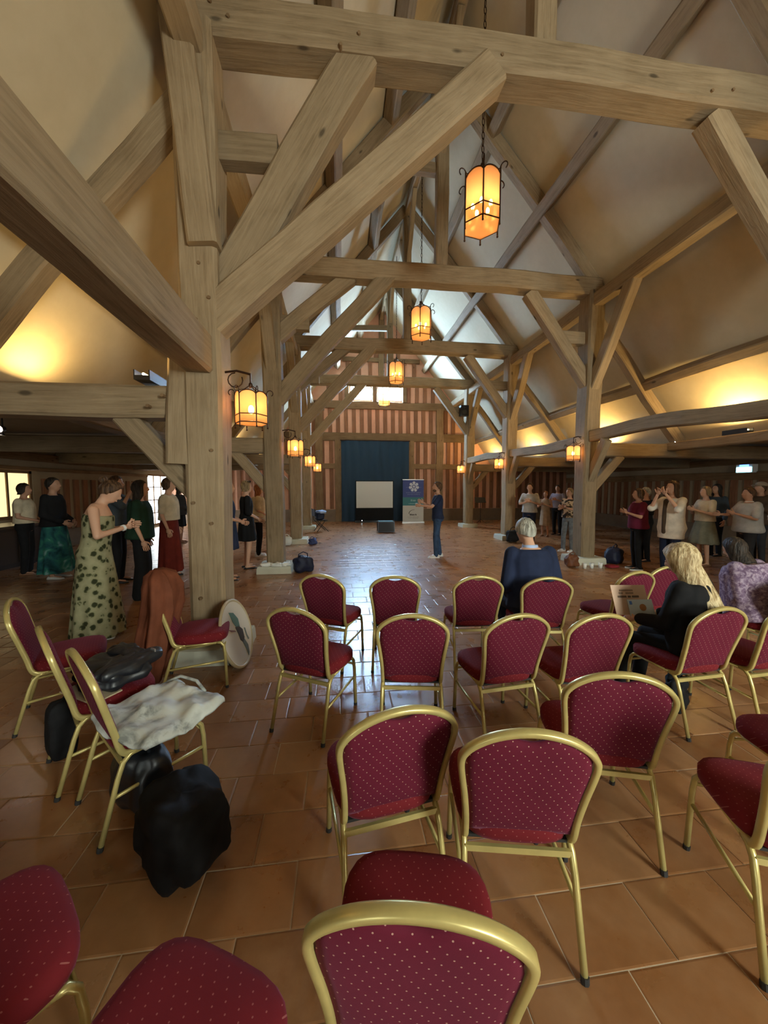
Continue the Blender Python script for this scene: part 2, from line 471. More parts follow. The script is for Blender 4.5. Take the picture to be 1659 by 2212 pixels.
for i, h in enumerate(WIN):
    w_ = empty('window_%d' % (i+1), (h[0], YF+.08, h[2]), kind='structure')
    W_, H_ = h[1]-h[0], h[3]-h[2]
    fr = MB()
    for a, b in (((0,0),(W_,.05)), ((0,H_-.05),(W_,H_)), ((0,0),(.05,H_)), ((W_-.05,0),(W_,H_))):
        fr.box((a[0], -.03, a[1]), (b[0], .03, b[1]))
    fr.build('window_frame', DARKOAK, w_)
    MB().box((.05,-.006,.05), (W_-.05,.006,H_-.05)).build('pane', SKYGLASS, w_, label='pane glaring white-blue with daylight')
    w_['label'] = ['left', 'right'][i] + ' gable window glaring with daylight above the far door'
# rear glazed doors and side door
DAYGLASS = glow('daylight_pane', (.85,1.0,.93), 3.5)
SIDEGLASS = glow('side_daylight_pane', (.85,.95,1.0), 6)
def glazed(name, axis, fixed, u0, u1, z0, z1, cols, rows, glass, label):
    r = empty(name, (u0, fixed, z0) if axis == 'x' else (fixed, u0, z0), kind='structure'); r['label'] = label
    Wd, Hd = u1-u0, z1-z0
    def B(mb, a, b, c, d, t): mb.box((a,-t,c),(b,t,d)) if axis == 'x' else mb.box((-t,a,c),(t,b,d))
    fr = MB()
    for a, b, c, d in ((0,Wd,0,.08),(0,Wd,Hd-.08,Hd),(0,.08,0,Hd),(Wd-.08,Wd,0,Hd)): B(fr,a,b,c,d,.04)
    for i in range(1, cols): B(fr, Wd*i/cols-.025, Wd*i/cols+.025, 0, Hd, .035)
    for i in range(1, rows): B(fr, 0, Wd, Hd*i/rows-.02, Hd*i/rows+.02, .03)
    fr.build('window_frame', DARKOAK, r)
    for i in range(cols):
        for j in range(rows):
            p = MB(); B(p, Wd*i/cols+.02, Wd*(i+1)/cols-.02, Hd*j/rows+.02, Hd*(j+1)/rows-.02, .006); p.build('pane', glass, r)
    return r
glazed('window_4', 'x', YB-.1, 3.3, 5.3, 1.75, 3.95, 4, 4, DAYGLASS, 'tall window in the rear wall letting in daylight')
glazed('door_1', 'x', YB-.1, -4.5, -2.7, .05, 2.6, 3, 4, DAYGLASS, 'narrower glazed door in the rear wall')
glazed('door_2', 'y', XL-.1, 16.15, 18.05, .05, 2.25, 3, 4, SIDEGLASS, 'bright glazed side door at the far end of the left aisle')
NICHEGLOW = glow('niche_glow', (1.0,.80,.42), 1.1)
glazed('window_3', 'y', XL-.06, 9.05, 10.45, .92, 2.12, 2, 1, NICHEGLOW, 'cream niche with its warm light put in as glow behind the dark bar counter')  # warm light in the niche is imitated by self-glowing panels

# --- side walls: studs and rails
for wl, X, y0, y1 in ((wall_right, XR-.028, 5.0, YF-.1), (wall_left, XL+.028, 6.0, 16.0)):
    if wl is wall_left:
        studs(wl, 'y', X, [(6.0, 8.9), (10.6, 16.0)], .50, 1.92)
    else:
        studs(wl, 'y', X, [(y0, y1)], .50, 1.92)
    studs(wl, 'y', X, [(y0, y1)], 2.16, 2.36, w=.16)
    for z0, z1 in ((1.92, 2.16), (2.36, 2.56)):
        if wl is wall_left and z0 < 2.2:
            timber('wall_rail', (X, y0, 2.04 + .12), (X, 16.0, 2.04+.12), .12, .1, DARKOAK, wl, segs=12)
        else:
            timber('wall_rail', (X, y0, (z0+z1)/2), (X, min(y1, 16.0 if wl is wall_left else y1), (z0+z1)/2), .12, z1-z0, DARKOAK, wl, segs=12)
sk2 = MB().box((XR-.10, YB, 0), (XR, YF-.12, .50)).build('trim_2', SKIRTSTONE); tag(sk2, 'dark stone plinth course along the right aisle wall', None, None, 'structure')
sk3 = MB().box((XL, YB, 0), (XL+.10, 16.0, .50)).build('trim_3', SKIRTSTONE); tag(sk3, 'dark stone plinth course along the left aisle wall', None, None, 'structure')

# ------------------------------------------------------------------ timber frame
order = ['overhead', 'nearest', 'second', 'third', 'farthest']
for i, Y in enumerate(FR):
    lab = 'hewn oak truss with two posts, %s' % ('just above the camera position' if i == 0 else
          ['', 'nearest one, crossing the top', 'second from the camera, behind the upper lantern',
           'third from the camera, behind the middle lantern', 'farthest one, just before the gable windows'][i])
    t = empty('roof_truss', (XC, Y, 0), lab, 'truss', 'oak trusses along the barn')
    for s, x in zip((-1, 1), (PX[0], 5.82 if i == 1 else PX[1])):
        timber('post', (x, Y, .14), (x, Y, 5.85), .33, .36, None, t, ref=(0,1,0), taper=1.12, wav=.02)
        # aisle tie and its knee brace
        xo = XL+.02 if s < 0 else XR-.02
        timber('aisle_tie', (x+s*.12, Y, 2.52), (xo, Y, 2.50), .26, .30, None, t)
        timber('knee_brace', (x+s*.10, Y, 1.62), (x+s*.78, Y, 2.40), .17, .20, None, t)
        timber('aisle_strut', (x+s*.10, Y, 5.35), (x+s*2.32, Y, 2.62), .20, .22, None, t)
        timber('rafter', (XC+s*3.5, Y, 5.95), (XC+s*.05, Y, 9.95), .22, .26, None, t)
        timber('spur', (x-s*.72, Y+.02, 4.92), (x+s*.05, Y+.02, 4.92), .18, .26, None, t, segs=3)
    timber('tie_beam', (XC-3.48, Y, 5.94), (XC+3.48, Y, 5.95), .34, .36, None, t, bow=.04, wav=.016)
    timber('king_post', (XC, Y, 6.05), (XC, Y, 9.75), .24, .22, None, t, ref=(0,1,0))
    if i == 1: timber('brace', (5.76, Y, 3.72), (4.12, Y, 5.80), .22, .26, None, t)
    else: timber('brace', (5.50, Y, 3.85), (4.02, Y, 5.80), .22, .26, None, t)
    if i == 1:
        timber('brace', (-1.12, Y+.02, 3.55), (.24, Y+.02, 5.86), .26, .36, None, t)
        timber('brace', (-1.22, Y-.06, 3.27), (1.55, Y-.06, 5.83), .26, .32, None, t)
        timber('jowl', (-1.20, Y-.16, 3.9), (-1.42, Y-.16, 6.2), .26, .22, None, t)
        timber('corbel', (-1.50, Y-.02, 1.92), (-1.46, Y-.02, 3.05), .26, .30, None, t, ref=(0,1,0), segs=4)
    else:
        timber('brace', (-1.25, Y+.02, 4.60), (.26, Y+.02, 5.88), .22, .28, None, t)
        timber('brace', (-1.25, Y-.05, 3.38), (1.05, Y-.05, 5.93), .22, .30, None, t)
    timber('collar', (XC-1.75, Y+.05, 8.05), (XC, Y+.05, 8.10), .16, .2, None, t, segs=5)
    # longitudinal braces from the king post up to the ridge
    for sg in (-1, 1):
        if (i == 0 and sg < 0): continue
        timber('ridge_brace', (XC, Y+sg*.05, 8.3), (XC, Y+sg*1.1, 9.75), .12, .16, None, t)
    # right arcade brace toward the plate
    timber('arcade_brace', (5.48, Y-.08, 3.85), (5.48, Y-1.15, 5.62), .20, .24, None, t)
    if i > 1: timber('arcade_brace', (-1.28, Y-.08, 3.95), (-1.28, Y-1.10, 5.62), .20, .24, None, t)
    if i > 0: timber('rail_brace', (5.46, Y-.10, 1.85), (5.46, Y-.62, 2.68), .15, .18, None, t)
# oak pegs at the joints of the nearest truss
t1 = [o for o in bpy.data.objects if o.name.startswith('roof_truss')][1]
for x, z in ((-1.34,.62),(-1.22,1.35),(-1.38,1.55),(-1.20,2.05),(-1.30,3.25),(-1.18,3.45),(-1.26,3.75),(-1.2,4.6),(.05,5.80),(.22,5.92),(1.38,5.86),(1.62,5.92),(3.95,5.88),(4.2,5.92),(-1.75,2.45),(-1.62,2.55),(-.95,5.9),(-1.1,6.0)):
    yy = FR[1] - (.21 if z < 5.5 else .185)
    g = MB().tube([(x, yy, z), (x, yy+.06, z)], .016, 7); shift(g, t1.location); g.build('peg', DARKOAK, t1)
# stone plinths under the posts
k = 0
for i, Y in enumerate(FR):
    for s, x, side in ((-1, PX[0], 'left'), (1, 5.82 if i == 1 else PX[1], 'right')):
        mb = MB()
        w_ = .33; h_ = .15
        rings = []
        for z, e in ((0, 0), (.10, -.005), (.145, -.02), (.15, -.05)):
            rings.append([(sx*(w_+e) + noise.noise(V((i+sx, s*3+sy, z*9)))*.02, sy*(w_+e) + noise.noise(V((i-sx*2, s*5-sy, z*9)))*.02, z) for sx, sy in ((-1,-1),(-.3,-1.03),(.4,-1.02),(1,-1),(1.03,.1),(1,1),(.1,1.02),(-1,1),(-1.02,0))])
        mb.loft(rings)
        o = mb.build('stone_plinth', STONE, None, loc=(x, Y, 0))
        tag(o, 'pale stone plinth under the %s %s post' % (side, ['overhead-truss', 'nearest', 'second', 'third', 'farthest'][i]), 'plinth', 'stone plinths of the oak posts')
# longitudinal timbers
def longit(name, x, z, w, d, label, y0=YB+.05, y1=YF-.1, bow=0, ref=None, **kw):
    o = timber(name, (x, y0, z), (x, y1, z), w, d, bow=bow, ref=ref, segs=kw.pop('segs', 22), **kw)
    return tag(o, label, 'beam', 'long timbers of the roof')
tilt = (0.64, 0, 0.77)
longit('ridge_beam', XC, 9.86, .18, .26, 'oak ridge beam at the very top of the roof')
for s, nm in ((-1, 'left'), (1, 'right')):
    longit('purlin', XC+s*1.05, 8.82, .20, .24, 'uppermost oak purlin on the %s roof slope' % nm, ref=(s*.77, 0, .64))
    longit('purlin', XC+s*2.15, 7.46, .22, .26, 'middle oak purlin on the %s roof slope' % nm, ref=(s*.77, 0, .64))
    longit('purlin', XC+s*4.72, 3.98, .20, .26, 'lowest oak purlin on the %s aisle roof slope' % nm, ref=(s*.8, 0, .6))
    longit('arcade_plate', XC+s*3.38, 5.66, .24, .26, 'oak arcade plate along the tops of the %s posts' % nm)
    longit('wall_plate', XC+s*5.36, 2.60, .24, .18, 'low oak plate at the foot of the %s roof slope' % nm)
for i in range(len(FR)-1):
    a, b = FR[i]+.10, FR[i+1]-.10
    o = timber('arcade_rail', (5.74 if i == 1 else 5.46, a, 2.72), (5.74 if i == 0 else 5.46, b, 2.80), .19, .24, bow=.07 if i % 2 else -.05, wav=.03)
    tag(o, 'wavy oak rail between the right posts, %s bay from the camera' % ['first', 'second', 'third', 'fourth'][i], 'beam', 'rails between the right posts')
o = timber('arcade_rail', (-1.30, FR[0]+.1, 3.02), (-1.30, FR[1]-.08, 2.94), .26, .36, wav=.015)
tag(o, 'thick oak rail running from the left nearest post out of the left edge', 'beam')

# ------------------------------------------------------------------ lanterns
def m_amber():
    k = NT('amber_glass')
    tr = k.node('ShaderNodeBsdfTransparent'); tr.inputs[0].default_value = (1.0,.80,.52,1)
    tl = k.node('ShaderNodeBsdfTranslucent'); tl.inputs[0].default_value = (1.0,.64,.40,1)
    df = k.node('ShaderNodeBsdfDiffuse'); df.inputs[0].default_value = (.9,.52,.28,1)
    m1 = k.node('ShaderNodeMixShader'); m1.inputs[0].default_value = .25; k.link(tl.outputs[0], m1.inputs[1]); k.link(df.outputs[0], m1.inputs[2])
    m2 = k.node('ShaderNodeMixShader'); m2.inputs[0].default_value = .34; k.link(tr.outputs[0], m2.inputs[1]); k.link(m1.outputs[0], m2.inputs[2])
    gl = k.node('ShaderNodeBsdfGlossy'); gl.inputs['Roughness'].default_value = .2
    m3 = k.node('ShaderNodeMixShader'); m3.inputs[0].default_value = .05; k.link(m2.outputs[0], m3.inputs[1]); k.link(gl.outputs[0], m3.inputs[2])
    k.link(m3.outputs[0], k.out.inputs['Surface']); return k.m
AMBER = m_amber()
BULB = glow('lamp_bulb', (1.0,.78,.42), 45)
BRASS = plain('warm_brass', (.45,.22,.07), .3, .9)
CANDLE = plain('ivory_candle', (.75,.6,.35), .5)
def arc(c, a, b, r, a0, a1, n=8):
    c = V(c); a = V(a); b = V(b)
    return [c + (a*math.cos(a0+(a1-a0)*i/n) + b*math.sin(a0+(a1-a0)*i/n))*r for i in range(n+1)]
def lantern(name, loc, rad, hgt, bulbs, power, label, cat, group, chain_to=None, bracket=0, rz=0):
    root = empty(name, loc, label, cat, group, rz)
    q = rad/.27
    P = [V((rad*math.cos(R(60*i)), rad*math.sin(R(60*i)), 0)) for i in range(6)]
    fr = MB()
    for i in range(6):
        a, b = P[i], P[(i+1) % 6]; out = a.normalized()
        fr.tube([a+V((0,0,-.06*q)), a+V((0,0,hgt*1.02))], .011*q, 6)
        fr.ell(a+V((0,0,-.075*q)), (.016*q,)*3, nu=6, nv=4)
        for z in (.0, hgt*.26): fr.tube([a+V((0,0,z)), b+V((0,0,z))], .009*q, 5)
        # scalloped top rail
        m = (a+b)/2
        top = [a+V((0,0,hgt*.88))]
        for kx in range(1, 8):
            f = kx/8; top.append(a.lerp(b, f)+V((0,0,hgt*(.88+.12*math.sin(math.pi*f)**.6))))
        top.append(b+V((0,0,hgt*.88)))
        fr.tube(top, .010*q, 5)
        # scroll finial leaning outward
        fr.tube(arc(a+out*.05*q+V((0,0,hgt)), -out, V((0,0,1)), .05*q, 0, 4.2, 9), .008*q, 5)
        # roof ribs to the crown
        fr.tube([a+V((0,0,hgt*.98)), a*.55+V((0,0,hgt*1.06)), a*.12+V((0,0,hgt*1.22))], .008*q, 5)
    fr.ell((0,0,hgt*1.25), (.035*q,.035*q,.05*q), nu=8, nv=6)
    fr.tube([(0,0,hgt*1.28), (0,0,hgt*1.40)], .012*q, 6)
    fr.build('lantern_frame', IRON, root)
    for i in range(6):
        a, b = P[i]*.985, P[(i+1) % 6]*.985; nrm = (a+b).normalized()*.003
        bot = [a.lerp(b, f/8)+V((0,0,.01)) for f in range(9)]
        tp = [a.lerp(b, f/8)+V((0,0,hgt*(.875+.115*math.sin(math.pi*f/8)**.6))) for f in range(9)]
        g = MB(); nn = 9
        g.v = [p-nrm for p in bot]+[p-nrm for p in tp]+[p+nrm for p in bot]+[p+nrm for p in tp]
        for f in range(8):
            g.f += [(f+1,f,nn+f,nn+f+1), (2*nn+f,2*nn+f+1,3*nn+f+1,3*nn+f), (nn+f,3*nn+f,3*nn+f+1,nn+f+1), (f,f+1,2*nn+f+1,2*nn+f)]; g.mi += [0]*4
        g.f += [(0,2*nn,3*nn,nn), (8,nn+8,3*nn+8,2*nn+8)]; g.mi += [0,0]
        g.build('glass_panel', AMBER, root)
    base = MB().loft([[p*.97+V((0,0,-.004)) for p in P], [p*.97+V((0,0,.004)) for p in P]]); base.build('base_glass', AMBER, root)
    cz = hgt*.30
    if bulbs > 1:
        st = MB(); st.tube([(0,0,hgt*.05),(0,0,hgt*1.2)], .008*q, 6); st.ell((0,0,hgt*.2), (.03*q,.03*q,.04*q), nu=8, nv=6); st.build('stem', BRASS, root)
        for i in range(bulbs):
            an = 2*math.pi*i/bulbs+.3; d = V((math.cos(an), math.sin(an), 0)); r0 = .13*q
            ar = MB(); ar.tube([d*.01+V((0,0,hgt*.2)), d*r0*.5+V((0,0,hgt*.11)), d*r0*.9+V((0,0,hgt*.13)), d*r0+V((0,0,hgt*.24))], .006*q, 6)
            arm = ar.build('candle_arm', BRASS, root)
            MB().tube([d*r0+V((0,0,hgt*.24)), d*r0+V((0,0,hgt*.36))], .014*q, 8).build('candle', CANDLE, arm)
            MB().ell(d*r0+V((0,0,hgt*.42)), (.026*q,.026*q,.045*q), nu=10, nv=8).build('bulb', BULB, arm, True)
        cz = hgt*.6
    else:
        MB().tube([(0,0,.0),(0,0,hgt*.3)], .022*q, 8).build('candle', CANDLE, root)
        MB().ell((0,0,hgt*.46), (.05*q,.05*q,.075*q), nu=12, nv=8).build('bulb', BULB, root, True)
        cz = hgt*.75
    if chain_to is not None:
        ch = MB(); z = hgt*1.38; top = chain_to - loc[2]; i = 0
        while z < top:
            a, b = (V((1,0,0)), V((0,0,1))) if i % 2 else (V((0,1,0)), V((0,0,1)))
            lk = [V((0,0,z+.05)) + a*.018*math.cos(t) + b*.055*math.sin(t) for t in [2*math.pi*j/8 for j in range(9)]]
            ch.tube(lk, .006, 4, False); z += .09; i += 1
        ch.build('chain', IRON, root)
    if bracket:
        bk = MB(); zz = hgt*1.40
        bk.tube([(0,0,zz-.02),(0,0,zz+.07)], .008, 6)
        bk.tube([(0,0,zz+.06), (bracket*.5,0,zz+.09), (bracket,0,zz+.07)], .011, 6)
        bk.tube(arc((bracket*.55,0,zz), (0,0,1), (1 if bracket > 0 else -1,0,0), .07, 0, 5.2, 10), .006, 5)
        bk.tube([(bracket,0,zz-.16),(bracket,0,zz+.14)], .014, 6)
        bk.build('wall_bracket', IRON, root)
    ld = bpy.data.lights.new('lantern_light', 'POINT'); ld.energy = power; ld.color = (1.0,.68,.38); ld.shadow_soft_size = .06*q
    lo = bpy.data.objects.new('lantern_light', ld); C.objects.link(lo); lo.parent = root; lo.location = (0,0,cz)
    return root
for i, Y in enumerate((5.30, 9.20, 13.15, 16.7)):
    lantern('hanging_lantern', (XC-.04, Y, 5.42), .27, .66, 5, 5,
            ['largest amber hanging lantern with five candle bulbs, nearest', 'second amber hanging lantern along the roof axis',
             'third amber hanging lantern, above the gable windows', 'farthest small amber lantern between the two gable windows'][i],
            'lantern', 'amber lanterns hung down the middle', chain_to=9.74, rz=R(12))
for i, Y in enumerate(FR[1:]):
    lantern('post_lantern', (-.86, Y-.05, 2.33), .155, .30, 1, 2.6,
            'small amber bracket lantern on the left %s post' % ['nearest', 'second', 'third', 'farthest'][i], 'lantern', 'bracket lanterns on the posts', bracket=-.26, rz=0)
    if i > 0:
        lantern('post_lantern', (5.12, Y-.05, 2.30), .155, .30, 1, 2.6,
            'small amber bracket lantern on the right %s post' % ['', 'second', 'third', 'farthest'][i], 'lantern', 'bracket lanterns on the posts', bracket=.21, rz=0)
# uplights on the wall plates
TUBE = glow('uplight_tube', (1.0,.80,.40), 12)
def uplight(x, y, z, s, power, label, col=(1.0,.66,.24)):
    r = empty('uplight', (x, y, z), label, 'uplight', 'uplights washing the low roof slopes')
    MB().box((-.07,-.22,0),(.07,.22,.04)).box((-.07,-.22,.04),(-.06,.22,.09)).box((.06,-.22,.04),(.07,.22,.09)).build('housing', BLACK, r)
    MB().tube([(0,-.19,.06),(0,.19,.06)], .012, 8).build('lamp_tube', TUBE, r)
    a = area('uplight_light', (0,0,.10), (R(180), R(0), 0), .12, .4, power, col, r)
    a.rotation_euler = (R(180), R(-22*s), 0)
for i, (Y, Yl) in enumerate(((2.0, .9), (6.1, 4.6), (9.6, 8.4), (13.3, 12.2), (16.7, 16.2))):
    nm = ['first', 'second', 'third', 'fourth', 'fifth'][i]
    uplight(XC+5.34, Y, 2.69, 1, 62, 'small uplight on the right wall plate, %s bay' % nm)
    uplight(XC-5.34, Yl, 2.69, -1, 17, 'small uplight on the left wall plate, %s bay' % nm)
uplight(-1.78, FR[1], 2.68, -1, 5, 'pale uplight box on the left nearest aisle beam')
SPOTB = glow('spot_bulb', (1.0,.86,.72), 90)
def spot(x, y, z, label, stem=0):
    r = empty('spotlight', (x, y, z), label, 'spotlight', 'small bare spotlights of the aisles')
    MB().tube([(0,0,0),(0,0,.04),(0,-.02,.07)], [.03,.012,.012], 8).build('mount', BLACK, r)
    if stem: MB().tube([(0,.01,.11),(0,.01,stem)], .010, 6).build('stem', BLACK, r)
    MB().tube([(0,.03,.09),(0,-.03,.085),(0,-.05,.08)], [.035,.045,.052], 10).build('shade', BLACK, r)
    MB().ell((0,-.055,.08), (.042,.03,.042), nu=10, nv=8).build('bulb', SPOTB, r, True)
spot(7.62, FR[2]-.02, 2.66, 'bare white spotlight on the right second aisle beam')
spot(-4.42, FR[1]+1.6, 2.38, 'bare white spotlight hung under the left low ceiling', .33)

# ------------------------------------------------------------------ banquet chairs
def make_chair():
    r = empty('banquet_chair', (0,0,0))
    yb = lambda z: -.185 - (z-.45)*.26
    # back frame: crown-shaped gold tube
    half = [(.190,.398,-.09),(.192,.402,-.150),(.193,.432,-.182),(.196,.52,yb(.52)),(.206,.62,yb(.62)),(.219,.71,yb(.71)),(.224,.765,yb(.765)),(.216,.80,yb(.80)),(.185,.837,yb(.837)),(.13,.872,yb(.872)),(.065,.893,yb(.893)),(0,.90,yb(.90))]
    path = [(-x, y, z) for x, z, y in half] + [(x, y, z) for x, z, y in reversed(half[:-1])]
    fine = []
    for i in range(len(path)-1):
        a, b = V(path[i]), V(path[i+1])
        p_ = V(path[max(i-1,0)]); n_ = V(path[min(i+2,len(path)-1)])
        for kx in range(3):
            f = kx/3
            fine.append(.5*((2*a) + (-p_+b)*f + (2*p_-5*a+4*b-n_)*f*f + (-p_+3*a-3*b+n_)*f**3))
    fine.append(V(path[-1]))
    MB().rtube(fine, .023, .030, (0, 1, .26)).build('back_frame', GOLD, r, True)
    # padded back
    g = MB(); NU, NVv = 14, 16
    def hw(z):
        pts = [(.44,.182),(.52,.184),(.62,.193),(.71,.206),(.765,.210),(.80,.203),(.837,.172),(.872,.118),(.893,.055)]
        for (z0,w0),(z1,w1) in zip(pts, pts[1:]):
            if z <= z1: return w0 + (w1-w0)*(z-z0)/(z1-z0)
        return pts[-1][1]
    def ztop(u):
        au = abs(u)
        zt = .80 + .088*math.sqrt(max(0, 1 - min(1, au*1.0)**2.2)) - .006
        dip = .024*max(0, math.cos(u/.34*math.pi/2)) if au < .34 else 0
        return zt - dip
    front, back = [], []
    for j in range(NVv+1):
        v = j/NVv; rf, rb = [], []
        for i in range(NU+1):
            u = -1 + 2*i/NU
            z = .445 + (ztop(u)-.445)*v
            x = u*(.205 if z > .76 else hw(z)) if z < .80 else u*.205
            e = (1-abs(u)**6)*(1-abs(2*v-1)**8)
            th = .006 + .018*e
            rf.append((x, yb(z)+th+.004, z)); rb.append((x, yb(z)-th*.75, z))
        front.append(rf); back.append(rb)
    n1 = NU+1
    g.v = [V(p) for row in front for p in row] + [V(p) for row in back for p in row]; off = n1*(NVv+1)
    for j in range(NVv):
        for i in range(NU):
            a = j*n1+i
            g.f += [(a+1,a,a+n1,a+n1+1), (off+a,off+a+1,off+a+n1+1,off+a+n1)]
    for j in range(NVv):
        a = j*n1; b = j*n1+NU
        g.f += [(a,off+a,off+a+n1,a+n1), (b+n1,off+b+n1,off+b,b)]
    for i in range(NU):
        a = i; b = NVv*n1+i
        g.f += [(a+1,off+a+1,off+a,a), (b,off+b,off+b+1,b+1)]
    g.mi = [0]*len(g.f)
    g.build('backrest', FAB_BACK, r, True)
    # seat cushion
    rings = []
    for z, k_, in ((.405,.90),(.412,.985),(.43,1.0),(.455,1.0),(.472,.965),(.482,.86),(.486,.6),(.487,.2)):
        ring = []
        for j in range(28):
            a = 2*math.pi*j/28; ca, sa = math.cos(a), math.sin(a)
            ex = .55 if k_ > .8 else .75
            x = abs(ca)**ex*(1 if ca > 0 else -1)*.222*k_; y = abs(sa)**ex*(1 if sa > 0 else -1)*.215*k_ + .012
            x *= 1 + .10*(y/.22 - .2)*.6
            ring.append((x, y, z))
        rings.append(ring)
    MB().loft(rings).build('seat', FAB_SEAT, r, True)
    pan = MB().box((-.18,-.17,.394),(.18,.18,.406)).build('seat_pan', RUBBER, r)
    for s in (-1, 1):
        # front leg bending into the side rail, rear leg splayed back
        MB().tube([(s*.205,.215,0),(s*.2,.205,.30),(s*.197,.197,.365),(s*.195,.175,.392),(s*.193,.14,.398)], .0125, 8).build('leg', GOLD, r, True)
        MB().tube([(s*.205,-.285,0),(s*.198,-.20,.30),(s*.195,-.175,.365),(s*.193,-.145,.392),(s*.192,-.11,.398)], .0125, 8).build('leg', GOLD, r, True)
        MB().tube([(s*.193,.145,.398),(s*.192,-.115,.398)], .0125, 8).build('side_rail', GOLD, r, True)
        MB().tube([(s*.199,-.225,.215),(s*.199,.200,.235)], .009, 8).build('stretcher', GOLD, r, True)
        for y in (.215, -.285):
            MB().tube([(s*.205,y,0),(s*.205,y*.985,.022)], .0145, 8).build('foot_cap', RUBBER, r)
    st = MB(); st.box((-.192,-.186,.352),(.192,-.172,.376)); st.build('stretcher', GOLD, r)
    MB().tube([(-.196,.197,.34),(.196,.197,.34)], .008, 8).build('stretcher', GOLD, r, True)
    return r
chair0 = make_chair()
first = [True]
BK = .305
def chair(x, y, a, label, top=True):
    """x, y = middle of the back's top rail on plan, a = turn in degrees"""
    o = chair0 if first[0] else copy_tree(chair0); first[0] = False
    fx, fy = -math.sin(R(a)), math.cos(R(a))
    o.location = (x + fx*BK, y + fy*BK, 0) if top else (x, y, 0)
    o.rotation_euler = (0, 0, R(a))
    tag(o, label, 'chair', 'burgundy banquet chairs'); return o
cA1 = chair(-.18, 3.32, -26, 'empty burgundy chair at the left end of the front row, turned right')
cA2 = chair(.49, 3.18, -9, 'second burgundy chair of the front row, before the blue floor glare')
cA3 = chair(1.24, 3.09, -4, 'third burgundy chair of the front row, left of the grey-haired sitter')
cA4 = chair(1.83, 2.97, -6, 'burgundy chair under the grey-haired person in the navy suit')
cA5 = chair(2.80, 3.08, 8, 'burgundy chair half hidden behind the held papers')
cA6 = chair(3.33, 3.26, 0, 'burgundy chair directly behind the blonde head, beside the papers')
cA7 = chair(3.95, 2.62, 4, 'burgundy chair under the dark-haired sitter in lavender')
cB1 = chair(-.31, 2.40, -28, 'burgundy chair at the left end of the second row, legs in full view')
cB2 = chair(.45, 2.19, -9, 'second burgundy chair of the second row, seat hidden')
cB3 = chair(1.12, 2.11, 6, 'third burgundy chair of the second row, seat showing on its left')
cB4 = chair(1.64, 2.05, 2, 'fourth burgundy chair of the second row, below the papers')
cB5 = chair(2.52, 2.07, 4, 'burgundy chair under the blonde person in black')
cB6 = chair(3.08, 2.06, 4, 'burgundy chair cut by the right edge behind the blonde sitter')
cC1 = chair(.22, 1.24, 9, 'burgundy dotted chair of the third row, leftmost, its shoulder in shadow')
cC2 = chair(.62, 1.07, -11, 'burgundy dotted chair of the third row, overlapping the leftmost one')
cC3 = chair(1.20, 1.37, -16, 'burgundy dotted chair of the third row, rightmost back')
cC4 = chair(1.72, 1.15, -22, 'burgundy chair at the right edge of which only seat and legs show', False)
cC5 = chair(2.26, 1.42, -10, 'burgundy chair of which a red seat corner shows at the right edge', False)
cD1 = chair(.14, .62, -12, 'nearest burgundy chair, dotted back and gold rail at the bottom centre')
cD2 = chair(-.39, .73, -27, 'burgundy seat at the bottom edge, left of the nearest chair back', False)
cD3 = chair(-.98, .98, -45, 'burgundy seat in the bottom left corner', False)
cL1 = chair(-2.32, 2.84, -62, 'burgundy chair cut by the left edge, farthest of the left trio')
cL2 = chair(-1.68, 2.22, -50, 'middle burgundy chair of the left trio, dark jacket on its seat')
cL3 = chair(-1.28, 1.88, -46, 'burgundy chair of the left trio carrying the white tote bag')
cL4 = chair(-1.21, 3.30, -78, 'burgundy chair beside the nearest left post with a rust coat over its back', False)
bpy.context.view_layer.update()

# ------------------------------------------------------------------ people
QUEUE = []
def fuse(mb, name, mat, parent, vox, it=4, extra=None):
    o = mb.build(name, mat, parent)
    m = o.modifiers.new('r', 'REMESH'); m.mode = 'VOXEL'; m.voxel_size = vox; m.use_smooth_shade = True
    s = o.modifiers.new('s', 'SMOOTH'); s.iterations = it; s.factor = .5
    QUEUE.append((o, extra)); return o
def flush():
    bpy.context.view_layer.update()
    dg = bpy.context.evaluated_depsgraph_get()
    res = [(o, bpy.data.meshes.new_from_object(o.evaluated_get(dg)), ex) for o, ex in QUEUE]
    for o, me, ex in res:
        o.modifiers.clear(); old = o.data; mats = [m for m in old.materials]; nm = old.name
        if ex is not None:
            bm = bmesh.new(); bm.from_mesh(me)
            for f in bm.faces: f.material_index = 0
            em = ex.mesh('x', (), True); bm.from_mesh(em)
            bpy.data.meshes.remove(em)
            bm.to_mesh(me); bm.free()
        me.materials.clear()
        for m in mats: me.materials.append(m)
        me.polygons.foreach_set('use_smooth', [True]*len(me.polygons)); me.update()
        o.data = me; bpy.data.meshes.remove(old); me.name = nm
    QUEUE.clear()

